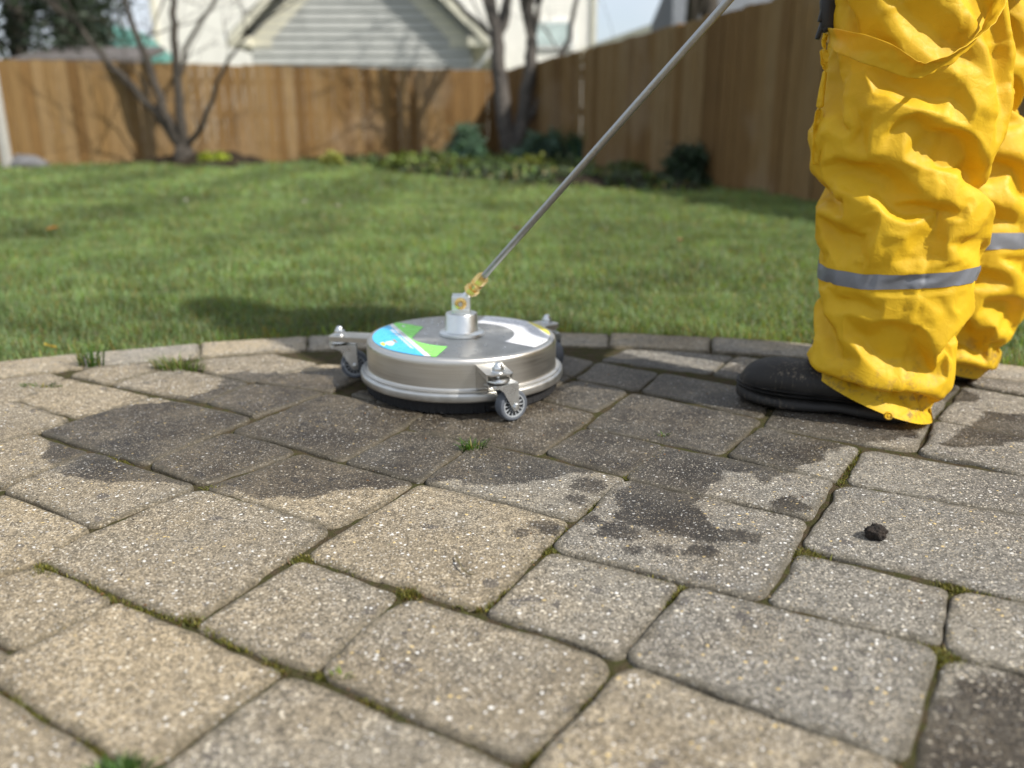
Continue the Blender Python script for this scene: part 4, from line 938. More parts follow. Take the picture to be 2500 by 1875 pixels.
def ticks(name, mat, n, t, d, t0, t1, hgt, parent, seed, words=5, lift=.0009):
    rs = np.random.RandomState(seed); m = MB(); u = t0
    while u < t1:
        for k in range(rs.randint(2, words)):
            wv = hgt * (.35 + .3 * rs.rand())
            if u + wv > t1: break
            c = (n[0] * (d + hgt * .5) + t[0] * (u + wv / 2), n[1] * (d + hgt * .5) + t[1] * (u + wv / 2))
            M = Matrix(((t[0], n[0], 0), (t[1], n[1], 0), (0, 0, 1)))
            m.box((c[0], c[1], topz(c) + lift), (wv, hgt * (.75 + .25 * rs.rand()), .0002), M); u += wv * 1.45
        u += hgt * .5
    return m.build(name, mat, parent, smooth=False)
ticks('decal_lettering', M_white, nl, tl, .1125, -.085, .075, .0052, st, 1)
ticks('decal_lettering', M_ink, nl, tl, .1025, -.07, .085, .0032, st, 2)
ticks('decal_lettering', M_white, nl, tl, .083, -.112, -.092, .0050, st, 3)
ticks('decal_lettering', simple('orange_ink', (.55, .30, .05), .4), nl, tl, .128, -.005, .022, .0050, st, 4)
lc = lambda t, d: (nl[0] * d + tl[0] * t, nl[1] * d + tl[1] * t)
lg = lambda t0, t1, d0, d1, k: [lc(t0, d0), lc(t0 + (t1 - t0) * .1, d1 - k), lc((t0 + t1) / 2, d1), lc(t1, d1 - k), lc(t1 + .002, (d0 + d1) / 2), lc(t1 - .002, d0 + k), lc((t0 + t1) / 2, d0 - k * .5)]
sheet('decal_logo', lg(.004, .036, .136, .152, .004), M_white, st, .0009, .0002); sheet('decal_logo', lg(.008, .034, .1525, .1605, .002), M_yvin, st, .0009, .0002)
n2, d2, t2 = (.944, .33), .154, (.33, -.944)
sec2 = arc(-36, 76, .1665, 44) + arc(76, -36, .100, 44)
s2 = sheet('white_decal', clip(sec2, n2, d2, -1), M_white, sc); sheet('yellow_decal', clip(sec2, n2, d2, 1), M_yvin, s2)
for i, (d, a, b) in enumerate([(.146, -.065, .055), (.139, -.07, .07), (.132, -.08, .085), (.125, -.085, .09), (.118, -.03, .09), (.111, -.02, .095)]): ticks('decal_lettering', M_ink, n2, t2, d, a, b, .0030, s2, 20 + i, 7)
for i, (d, a, b) in enumerate([(.100, -.105, -.055), (.108, -.10, -.05), (.116, -.095, -.045), (.092, -.11, -.065)]): ticks('decal_lettering', M_ink, n2, t2, d, a, b, .0030, s2, 40 + i, 7)
ticks('decal_lettering', M_ink, n2, t2, .090, .075, .115, .007, s2, 51, 3); ticks('decal_lettering', M_dark, n2, t2, .122, .096, .106, .004, s2, 52, 3)

# water beads left on the lid
rs = np.random.RandomState(31); m = MB()
for k in range(150):
    r = .155 * math.sqrt(rs.rand()); a = rs.rand() * 6.283; x, y = r * math.cos(a), r * math.sin(a); q_ = .0007 + .0016 * rs.rand() ** 2
    if r < .045: continue
    m.lathe([(q_, 0), (q_ * .93, q_ * .3), (q_ * .6, q_ * .55), (.0001, q_ * .62)], 10, (x, y, topz((x, y)) + .0005))
wb = NB('water_bead'); wb.set(color=(0.95, 0.97, 1.0), rough=0.03); wb.p.inputs['Transmission Weight'].default_value = 1.0; wb.p.inputs['IOR'].default_value = 1.33
o = m.build('water_drops', wb.m, sc); o['kind'] = 'stuff'
def rez(o):
    for v in o.data.vertices: v.co.z = float(np.interp(v.co.z, [0, .027, .0462, .0855, .09, .5, 2], [0, .0238, .0430, .0880, .0932, .5032, 2.0032]))
    for c_ in o.children: rez(c_)
for o in list(sc.children): rez(o)
def caster(ang, rb, trail, label):
    ca = math.atan2(*ang[::-1]) if not isinstance(ang, (int, float)) else R(ang)
    Mz = Matrix.Rotation(ca, 3, 'Z'); b = MB(); W = .023; r0 = .176
    pl = [(r0, -W), (rb + .010, -W), (rb + .016, -W + .006), (rb + .016, W - .006), (rb + .010, W), (r0, W)]
    b.prism(pl, .0855, .0880, Mz)
    for s in (-1, 1):                      # folded side gussets
        b.box(Mz @ Vector(((r0 + rb) / 2 + .004, s * (W - .0012), .0825)), (rb - r0 + .014, .0022, .0075), Mz)
    b.box(Mz @ Vector((r0 + .0030, 0, .0665)), (.0024, 2 * W - .001, .0400), Mz)
    c = b.build('caster', M_steel, sc, smooth=False); bx = Mz @ Vector((rb, 0, 0))
    MB().lathe([(.001, .0880), (.0115, .0880), (.0118, .0895), (.0100, .0900), (.0098, .0905)], 28, bx).lathe([(.0095, .0903), (.0098, .0915), (.0098, .0960), (.0088, .0975), (.0050, .0985)], 6, bx).lathe([(.0072, .0965), (.0068, .1005), (.0050, .1035), (.0030, .1048), (.0005, .105)], 20, bx).build('cap_nut', M_zinc, c, sharp=30)
    t = Vector((*trail, 0)).normalized(); ta = math.atan2(t.y, t.x); Mt = Matrix.Rotation(ta, 3, 'Z'); f = MB(); wr = .0275; tr = .026
    f.lathe([(.004, .0855), (.0045, .0795), (.004, .079)], 16, bx); f.lathe([(.004, .0795), (.0165, .0792), (.0195, .0770), (.0200, .0745), (.0190, .0725), (.0150, .0715), (.004, .0712)], 36, bx)
    pl = [(.020 * math.cos(R(a)), .019 * math.sin(R(a))) for a in range(90, 271, 15)] + [(.024, -.0145), (.030, -.0145), (.030, .0145), (.024, .0145)]
    f.prism(pl, .0672, .0698, Mt, bx)
    for s in (-1, 1):
        y0, y1 = s * .0150, s * .0128
        leg = [(-.019, .0680), (.031, .0680), (.0325, wr + .004), (tr + .006, wr - .006), (tr - .003, wr - .0075), (tr - .008, wr), (.002, .0560), (-.006, .0625), (-.017, .0640)]
        V = [Mt @ Vector((x, y, z)) + bx for y in (y0, y1) for x, z in leg]; n = len(leg)
        f.add(V, [list(range(n)), list(range(2 * n - 1, n - 1, -1))] + [[i, n + i, n + (i + 1) % n, (i + 1) % n] for i in range(n)])
    f.build('fork', M_zinc, c, sharp=30)
    wc = bx + Mt @ Vector((tr, 0, 0)) + Vector((0, 0, wr + .0005)); Ma = Mt @ Matrix.Rotation(R(90), 3, 'X')
    MB().lathe([(.0205, -.0098), (.0240, -.0102), (.0262, -.0090), (.0272, -.0060), (.0275, 0), (.0272, .0060), (.0262, .0090), (.0240, .0102), (.0205, .0098)], 56, wc, Ma, True).build('tyre', M_tyre, c)
    rm = MB()
    for s in (-1, 1):
        rm.lathe([(.0184, s * .0060), (.0186, s * .0098), (.0204, s * .0100), (.0204, s * .0060)], 48, wc, Ma, True)
        rm.lathe([(.0005, s * .0060), (.0070, s * .0060), (.0070, s * .0105), (.0005, s * .0105)], 20, wc, Ma)
        for k in range(14):
            a = 2 * math.pi * k / 14; Ms = Ma @ Matrix.Rotation(a, 3, 'Z'); rm.box(wc + Ms @ Vector((.0125, 0, s * .0080)), (.0125, .0017, .0022), Ms)
    rm.build('rim', M_hubp, c, smooth=False)
    MB().lathe([(.0005, -.0055), (.0203, -.0055), (.0203, .0055), (.0005, .0055)], 40, wc, Ma).build('wheel_core', M_dark, c)
    for s in (-1, 1): MB().lathe([(.0005, s * .0145), (.0052, s * .0145), (.0055, s * .0165), (.0048, s * .0185), (.0005, s * .0190)], 6, wc, Ma).build('axle_nut', M_zinc, c, smooth=False)
caster((.072, -.22), .2315, (.83, .56), '')
caster((-.241, .045), .2440, (.95, .12), '')
caster((.167, .150), .2245, (.50, -.87), '')

# ------------------------------------------------------------------ person in yellow rainwear
def relax(X, T, exv, exu, iters, lo, hi, rs, bend=.12, grav=0.0, shear=0.0):
    """crumple a tube of cloth that is cut larger than the shape it hangs on (position based, numpy)"""
    Lu = np.linalg.norm(np.roll(T, -1, 1) - T, axis=2); Lv = np.linalg.norm(T[1:] - T[:-1], axis=2)
    ru = Lu * (1 + exu[:, None]); rv = Lv * (1 + exv[:, None]); rd = np.sqrt(ru[:-1] ** 2 + rv ** 2)
    bu = ru + np.roll(ru, -1, 1); bv = rv[1:] + rv[:-1]
    Cn = T.mean(1, keepdims=True); rT = T - Cn; rT2 = np.linalg.norm(rT[..., :2], axis=2)
    Xp = X.copy()
    def con(a, b, L, k, one=False):
        d = b - a; l = np.sqrt((d * d).sum(-1)) + 1e-9; s = (l - L) / l
        if one: s = np.minimum(s, 0)
        return d * (s * (.5 * k))[..., None]
    for it in range(iters):
        D = np.zeros_like(X); Xr = np.roll(X, -1, 1)
        c = con(X, Xr, ru, 1); D += c; D -= np.roll(c, 1, 1)
        c = con(X[:-1], X[1:], rv, 1); D[:-1] += c; D[1:] -= c
        c = con(X[:-1], Xr[1:], rd * (1 - shear), .6); D[:-1] += c; D[1:] -= np.roll(c, 1, 1)
        c = con(Xr[:-1], X[1:], rd * (1 + shear), .6); D[:-1] += np.roll(c, 1, 1); D[1:] -= c
        X2 = np.roll(X, -2, 1); c = con(X, X2, bu, bend, True); D += c; D -= np.roll(c, 2, 1)
        c = con(X[:-2], X[2:], bv, bend, True); D[:-2] += c; D[2:] -= c
        Xn = X + D * .27 + (X - Xp) * .78; Xn[..., 2] -= grav
        r = Xn - Cn; rl = np.sqrt(r[..., 0] ** 2 + r[..., 1] ** 2) + 1e-9; k = np.clip(rl / rT2, lo[:, None], hi[:, None]) * rT2 / rl
        Xn[..., 0] = Cn[..., 0] + r[..., 0] * k; Xn[..., 1] = Cn[..., 1] + r[..., 1] * k
        Xn[..., 2] = np.maximum(Xn[..., 2], .003)
        Xn[0] = T[0]; Xn[-1] = T[-1]; Xp = X; X = Xn
    return X
def facet(X, its=6, vits=14, sr=.15):
    """bilateral filter of the face normals: coated cloth creases into flat facets that meet at sharp ridges"""
    for rnd in range(1):
        Xr = np.roll(X, -1, 1); d1 = Xr[1:] - X[:-1]; d2 = Xr[:-1] - X[1:]; N = np.cross(d2, d1); N /= np.linalg.norm(N, axis=2, keepdims=True) + 1e-12
        for it in range(its):
            acc = N.copy()
            for di in range(-2, 3):
                for dj in range(-2, 3):
                    if di == 0 and dj == 0: continue
                    M = np.roll(N, dj, 1); M = M[np.clip(np.arange(len(N)) + di, 0, len(N) - 1)]
                    wt = np.exp(-((M - N) ** 2).sum(-1) / (2 * sr * sr)) * math.exp(-(di * di + dj * dj) / 6)
                    acc += M * wt[..., None]
            N = acc / np.linalg.norm(acc, axis=2, keepdims=True)
        X0 = X.copy()
        for it in range(vits):
            Xr = np.roll(X, -1, 1); Cf = (X[:-1] + X[1:] + Xr[:-1] + Xr[1:]) / 4; D = np.zeros_like(X)
            for a, sh_ in ((0, 0), (0, 1), (1, 0), (1, 1)):           # the four corners of every face
                v = np.roll(X, -sh_, 1)[a:len(X) - 1 + a]; pr_ = N * ((Cf - v) * N).sum(-1, keepdims=True)
                D[a:len(X) - 1 + a] += np.roll(pr_, sh_, 1)
            D[0] = D[-1] = 0; X = X + D * .22
    return X
def interp_rows(prof, n):
    prof = np.array(prof, float); s = np.concatenate([[0], np.cumsum(np.abs(np.diff(prof[:, 0])))]); s /= s[-1]
    t = np.linspace(0, 1, n); return np.stack([np.interp(t, s, prof[:, i]) for i in range(prof.shape[1])], 1)
HD = np.array([-.874, .486])
def leg(prof, Y0, hem, nv, nu, seed, ex, bands, depthk=.84, dyz=None):
    """prof rows: photo y, left x, right x of the trouser leg at depth Y0; hem: (front point, back point, half width)"""
    rs = np.random.RandomState(seed); nv = (nv // 8) * 8 + 1
    rows = interp_rows(prof, nv - 1); th = np.linspace(0, 2 * np.pi, nu, endpoint=False); T = np.zeros((nv, nu, 3))
    hf, hb, hw = hem; side = np.array([HD[1], -HD[0]])
    hemring = np.stack([(hf[0] + hb[0]) / 2 + (hb[0] - hf[0]) / 2 * np.cos(th) + side[0] * hw * np.sin(th), (hf[1] + hb[1]) / 2 + (hb[1] - hf[1]) / 2 * np.cos(th) + side[1] * hw * np.sin(th), (hf[2] + hb[2]) / 2 + (hb[2] - hf[2]) / 2 * np.cos(th)], -1)
    sgn = np.sign(np.cos(th)) * np.abs(np.cos(th)) ** .82; sgs = np.sign(np.sin(th)) * np.abs(np.sin(th)) ** .9
    for i, (py, xl, xr) in enumerate(rows):
        a, b = A(xl, py, Y0), A(xr, py, Y0); c = (a + b) / 2; wv = (b[0] - a[0]) / 2
        dy = 0 if dyz is None else np.interp(a[2], *dyz)
        T[i, :, 0] = c[0] + wv * sgn; T[i, :, 1] = Y0 + dy + wv * depthk * sgs; T[i, :, 2] = a[2]
    zt = .20; k = np.clip((zt - T[:, :, 2]) / (zt - T[nv - 2, 0, 2]), 0, 1) ** 1.6
    T[-1] = hemring
    for i in range(nv - 1):
        kk = k[i][:, None]; T[i] = T[i] * (1 - kk * .55) + (hemring + np.array([0, 0, 1]) * (T[i, :, 2] - T[nv - 2, :, 2])[:, None] * .9 + np.array([0, 0, .012])) * kk * .55
    z = T[:, :, 2].mean(1); exv = np.interp(z[:-1], *ex[0]); exu = np.interp(z, *ex[1]); lo = np.interp(z, *ex[2]); hi = np.interp(z, *ex[3])
    for b0, b1 in bands:
        m = (z > b0 - .008) & (z < b1 + .008); exv[m[:-1]] = .0; exu[m] = .012; lo[m] = .975; hi[m] = 1.015
    # coarse pass makes the long slanting folds, finer passes sharpen them into creases
    X = None; shr = np.interp(z, [0, .12, .22, .30, .45, .7], [.05, .07, .03, .05, .07, .06])
    for st, xk, bend, its in ((8, .8, .05, 500), (4, .95, .05, 420), (2, 1.06, .04, 360), (1, 1.12, .03, 240)):
        Tc = T[::st, ::st]; sl = slice(None, None, st); m_ = len(Tc)
        if X is None:
            zc = Tc[..., 2]; N = Tc - Tc.mean(1, keepdims=True); N[..., 2] = 0; N /= np.linalg.norm(N, axis=2, keepdims=True); tc = th[sl][None]
            q = np.stack([np.cos(tc) * 1.3 + 0 * zc, np.sin(tc) * 1.3 + 0 * zc, zc * 9], -1)
            X = Tc + N * (.016 * fbm(q, seed, 2) + .010 * np.sin(zc * 52 + 1.6 * np.sin(tc + seed) + 1.2 * np.cos(tc * 2 + 1)) * np.interp(zc, [0, .15, .25, .38, .5, .7], [1, 1, .2, .5, .9, .3]))[..., None]
        else:
            ci = np.arange(m_) / 2; i0 = np.minimum(ci.astype(int), len(X) - 2); f = (ci - i0)[:, None, None]; Xi = X[i0] * (1 - f) + X[i0 + 1] * f
            X = np.zeros_like(Tc); X[:, ::2] = Xi; X[:, 1::2] = (Xi + np.roll(Xi, -1, 1)) / 2; X = X + (rs.rand(*X.shape) - .5) * .0005
        X[0], X[-1] = Tc[0], Tc[-1]
        X = relax(X, Tc, exv[sl][:m_ - 1] * xk, exu[sl] * xk, its, lo[sl], hi[sl], rs, bend, .8e-5, shr[sl][:m_ - 1, None])
    Xf = X
    # small sharp crinkles: cellular creases pressed into the surface
    arc_ = np.cumsum(np.linalg.norm(np.roll(T, -1, 1) - T, axis=2).mean(0)); arc_ -= arc_[0]; U = np.broadcast_to(arc_[None], (nv, nu)); W = np.broadcast_to(z[:, None], (nv, nu))
    def worley(cs, an, sd, ang):
        r2 = np.random.RandomState(sd); c_, s_ = math.cos(ang), math.sin(ang); P_ = np.stack([(U * c_ + W * s_) / cs, (-U * s_ + W * c_) / (cs * an)], -1)
        P_ = P_ + .35 * np.stack([fbm(np.stack([U * 9, W * 9, U * 0 + sd], -1), 3), fbm(np.stack([U * 9, W * 9, U * 0 + sd], -1), 7)], -1)
        lo_, hi_ = P_.min((0, 1)) - 1, P_.max((0, 1)) + 1; pts = lo_ + r2.rand(int(np.prod(hi_ - lo_)) + 4, 2) * (hi_ - lo_); best = np.full(U.shape, 9.)
        for p_ in pts: best = np.minimum(best, np.hypot(P_[..., 0] - p_[0], P_[..., 1] - p_[1]))
        return np.minimum(best, 1.1)
    dx, dy_ = np.roll(Xf, -1, 1) - np.roll(Xf, 1, 1), np.gradient(Xf, axis=0); Nn = np.cross(dy_, dx); Nn /= np.linalg.norm(Nn, axis=2, keepdims=True) + 1e-9
    msk = np.clip(.6 + .9 * fbm(np.stack([U * 10, W * 10, U * 0 + seed], -1), 77), .1, 1.2)
    calm = np.clip((nv - 1 - np.arange(nv)) / 12.0, 0, 1) ** 1.5
    for b0, b1 in bands: calm = np.where((z > b0 - .012) & (z < b1 + .012), .12, calm)
    hgt = .0070 * worley(.085, .6, seed + 1, .5) + (.0050 * worley(.044, .55, seed + 2, .9) + .0020 * worley(.020, .7, seed + 3, .2)) * msk
    Xf[1:-1] += (Nn * (hgt - hgt.mean())[..., None] * calm[:, None, None])[1:-1] * np.sign((Nn[nv // 2] * (Xf[nv // 2] - Xf[nv // 2].mean(0))).sum())
    Xf = facet(Xf)
    # pinched crease lines, mostly across and slanting down the leg
    dx, dy_ = np.roll(Xf, -1, 1) - np.roll(Xf, 1, 1), np.gradient(Xf, axis=0); Nn = np.cross(dy_, dx); Nn /= np.linalg.norm(Nn, axis=2, keepdims=True) + 1e-9
    sg_ = np.sign((Nn[nv // 2] * (Xf[nv // 2] - Xf[nv // 2].mean(0))).sum()); ln = np.zeros(U.shape); uw = U.max()
    for k in range(300):
        u0, w0 = rs.rand() * uw, z.min() + rs.rand() * (z.max() - z.min()); an_ = rs.choice([-.55, -.2, .25, .9, -1.2], p=[.34, .26, .18, .12, .10]) + rs.randn() * .22; L_ = .012 + .05 * rs.rand() ** 1.5; wd = .0035 + .005 * rs.rand()
        du = (U - u0 + uw / 2) % uw - uw / 2; dw = W - w0 + 4 * (rs.rand() - .5) * du ** 2; al, ac = du * math.cos(an_) + dw * math.sin(an_), -du * math.sin(an_) + dw * math.cos(an_)
        prof = np.where(ac > 0, np.clip(1 - ac / wd, 0, 1), np.clip(1 + ac / (wd * 2.6), 0, 1)); ln += (.0008 + .0021 * rs.rand()) * (1 if rs.rand() < .7 else -1) * prof * np.clip(1.6 * (1 - np.abs(al) / L_), 0, 1)
    Xf[1:-1] += (Nn * (np.clip(ln, -.0035, .0045) * calm[:, None])[..., None])[1:-1] * sg_
    js = int(nu * .76)                     # welded side seam
    for dj, am in ((-2, -.0010), (-1, .0012), (0, .0016), (1, .0009), (2, -.0010)):
        r_ = Xf[1:-1, (js + dj) % nu] - Xf[1:-1].mean(1); r_[:, 2] = 0; Xf[1:-1, (js + dj) % nu] += r_ / np.linalg.norm(r_, axis=1)[:, None] * (am + .0006 * rs.randn(nv - 2))[:, None]
    return Xf, T, z
def tube_band(X, z, b0, b1, lift=.0012):
    i = np.where((z >= b0) & (z <= b1))[0]; Y = X[i]; C_ = Y.mean(1, keepdims=True); d = Y - C_; d[..., 2] = 0; d /= np.linalg.norm(d, axis=2, keepdims=True); return Y + d * lift
EX = (([0, .04, .10, .17, .22, .27, .33, .42, .50, .60, .75], [.09, .14, .18, .16, .09, .04, .12, .16, .16, .11, .08]),
      ([0, .05, .12, .20, .27, .40, .60, .75], [.02, .05, .08, .06, .02, .06, .06, .05]),
      ([0, .10, .25, .45, .75], [.80, .74, .88, .80, .84]), ([0, .10, .25, .45, .60, .75], [1.04, 1.09, 1.035, 1.05, 1.0, 1.0]))
NEAR = [(-330, 2050, 2465), (-120, 2042, 2457), (0, 2040, 2455), (67, 2038, 2457), (135, 2032, 2452), (202, 2020, 2442), (267, 2016, 2428), (320, 2013, 2402), (370, 2016, 2378), (420, 2019, 2402), (470, 2015, 2404), (530, 2019, 2392), (580, 2018, 2380), (640, 2014, 2363), (700, 2010, 2352), (750, 2009, 2338), (791, 2002, 2316), (838, 1990, 2314), (880, 1996, 2302), (930, 2000, 2300)]
FAR = [(-330, 2180, 2560), (-120, 2190, 2545), (0, 2195, 2540), (120, 2200, 2520), (190, 2200, 2490), (250, 2200, 2476), (300, 2192, 2498), (350, 2185, 2505), (420, 2176, 2510), (500, 2172, 2506), (608, 2170, 2498), (716, 2165, 2482), (760, 2162, 2474), (804, 2155, 2446), (831, 2150, 2438), (865, 2148, 2442), (900, 2150, 2428)]
Yn, Yf = 1.37, 1.60
f_ = A(1974, 884, 1.440); hemN = ((f_[0], f_[1], f_[2]), (.700, 1.318, .006), .088)
bandN = (A(2180, 646, Yn - .11)[2], A(2180, 600, Yn - .11)[2]); bandF = (A(2430, 578, Yf - .08)[2], A(2430, 530, Yf - .08)[2])
Xn, Tn, zn = leg(NEAR, Yn, hemN, 208, 200, 4, EX, [bandN])
hemF = ((.725, 1.665, .075), (.915, 1.575, .006), .075)
Xf_, Tf, zf = leg(FAR, Yf, hemF, 160, 144, 9, EX, [bandF])

pr = thing('person', 'person in yellow rain trousers and black boots holding the lance', 'person', (.66, 1.42, 0))
def put(o, p=pr): o.parent = p; o.location = -Vector(pr.location); return o
def putc(o, p): o.parent = p; o.location = (0, 0, 0); return o
# trousers: both legs and the seat in one garment
pel = np.zeros((15, 96, 3)); th = np.linspace(0, 2 * np.pi, 96, endpoint=False)
for i, z in enumerate(np.linspace(.73, 1.12, 15)):
    k = (z - .73) / .39; c = np.array([.705 - .02 * k, 1.475, z]); hw = .215 - .035 * k; hd = .175 - .02 * k
    o_ = np.array([.486, .874]); pel[i] = c + np.concatenate([np.cos(th)[:, None] * o_ * hw + np.sin(th)[:, None] * HD * hd, np.zeros((96, 1))], 1) + .012 * fbm(np.stack([np.cos(th) * 2, np.sin(th) * 2, 0 * th + z * 9], -1), 3)[:, None] * np.array([1, 1, 0])
V = np.concatenate([Xn.reshape(-1, 3), Xf_.reshape(-1, 3), pel.reshape(-1, 3)]); n1, n2_ = Xn.shape[0] * Xn.shape[1], Xf_.shape[0] * Xf_.shape[1]
Q = np.concatenate([loft_quads(*Xn.shape[:2]), loft_quads(*Xf_.shape[:2]) + n1, loft_quads(15, 96) + n1 + n2_])
tro = put(link('trousers', np_mesh('trousers', V, quads=Q), M_yellow))
for X_, z_, b_ in ((Xn, zn, bandN), (Xf_, zf, bandF)):
    B = tube_band(X_, z_, *b_); i = B.shape
    o = link('reflective_band', np_mesh('reflective_band', B, quads=loft_quads(i[0], i[1])), M_band); putc(o, tro)
    m_ = o.modifiers.new('smooth', 'SUBSURF'); m_.levels = m_.render_levels = 1
# snap stud on the near cuff
def nearest(X, px, py):
    P = X.reshape(-1, 3); d = P - np.array([0, 0, H]); yc = d[:, 1] * math.cos(PITCH) - d[:, 2] * math.sin(PITCH); zc = d[:, 1] * math.sin(PITCH) + d[:, 2] * math.cos(PITCH)
    u = 1250 + F * d[:, 0] / yc; v = 937.5 - F * zc / yc; return P[np.argmin((u - px) ** 2 + (v - py) ** 2 + (yc * 200) ** 2 * .02)]
p = nearest(Xn, 2168, 1016); v = Vector((-.25, -.95, .2)).normalized()
putc(MB().lathe([(.0005, .0022), (.002, .0022), (.0030, .0012), (.0042, .0012), (.0052, .0026), (.0064, .0020), (.0068, -.004)], 24, Vector(p) + v * .001, v.to_track_quat('Z', 'Y').to_matrix()).build('snap_stud', M_yellow), tro)
# loose braces hanging round the thigh
def ribbon(name, pts, wd, mat, parent, seed, thick=.0016, twist=None, nu=9):
    """pts: (photo x, y, depth); a soft strap with a wavy edge"""
    P = np.array([A(x, y, Y) for x, y, Y in pts]); n = 70; s = np.linspace(0, len(P) - 1, n)
    i = np.minimum(s.astype(int), len(P) - 2); f = s - i; im, ip = np.maximum(i - 1, 0), np.minimum(i + 2, len(P) - 1)
    cr = lambda a, b, c, d, t: .5 * ((2 * b) + (c - a) * t[:, None] + (2 * a - 5 * b + 4 * c - d) * t[:, None] ** 2 + (3 * b - a - 3 * c + d) * t[:, None] ** 3)
    Q = cr(P[im], P[i], P[i + 1], P[ip], f); tg = np.gradient(Q, axis=0); tg /= np.linalg.norm(tg, axis=1)[:, None]
    wv = np.interp(s, np.arange(len(wd)), wd); tw = np.interp(s, np.arange(len(twist)), twist)
    up = np.array([0, 0, 1.0]); b = up - tg * (tg @ up)[:, None]; b /= np.linalg.norm(b, axis=1)[:, None]; nrm = np.cross(tg, b)
    dr = b * np.cos(tw)[:, None] + nrm * np.sin(tw)[:, None]; fn = np.cross(tg, dr)
    t = np.linspace(-.5, .5, nu); G_ = Q[:, None] + dr[:, None] * (wv[:, None] * t)[..., None]
    rip = .0022 * fbm(np.stack([s[:, None] * 3 + 0 * t, t[None] * 3 + 0 * s[:, None], 0 * s[:, None] + seed + 0 * t], -1), seed)
    G_ = G_ + fn[:, None] * (rip + .004 * (4 * t * t - .5)[None])[..., None]
    o = putc(link(name, np_mesh(name, G_, quads=loft_quads(n, nu, False)), mat), parent)
    so = o.modifiers.new('thick', 'SOLIDIFY'); so.thickness = thick; so.offset = 0
    su = o.modifiers.new('smooth', 'SUBSURF'); su.levels = su.render_levels = 1; return o
ribbon('brace_strap', [(2018, 84, 1.385), (2045, 98, 1.305), (2105, 117, 1.245), (2165, 138, 1.222), (2215, 162, 1.212), (2250, 170, 1.208), (2300, 150, 1.212), (2345, 126, 1.222), (2388, 92, 1.238), (2418, 50, 1.255), (2440, 0, 1.28), (2462, -70, 1.32)],
       [.018, .032, .036, .034, .028, .024, .026, .026, .026, .024, .022, .02], M_yellow, tro, 3, twist=[.2, .1, .1, .25, .5, .7, .8, .7, .9, 1.1, 1.1, 1.0])
ribbon('brace_strap', [(2016, 84, 1.37), (2012, 115, 1.36), (2012, 150, 1.36), (2014, 172, 1.36), (2004, 240, 1.36), (1998, 300, 1.36), (1995, 350, 1.36), (1995, 402, 1.36)],
       [.010, .013, .011, .006, .010, .014, .015, .016], M_yellow, tro, 6, twist=[.3, .3, .3, .3, .3, .3, .3, .3])
bk = A(2021, 32, 1.37); Mb = Matrix.Rotation(R(-8), 3, 'Y')
m = MB().box(bk, (.022, .010, .040), Mb, .002).box(A(2020, 68, 1.37), (.018, .008, .012), Mb, .002).box(A(2004, 68, 1.37), (.0075, .007, .034), Matrix.Rotation(R(14), 3, 'Y'), .0025).box(A(2007, 28, 1.37), (.006, .007, .03), Matrix.Rotation(R(10), 3, 'Y'), .002)
putc(m.build('buckle', M_dark), tro)
putc(MB().tube([A(2029, 8, 1.39), A(2030, -60, 1.385), A(2035, -180, 1.37)], [.009, .009, .009], 6).build('webbing', M_tyre), tro)

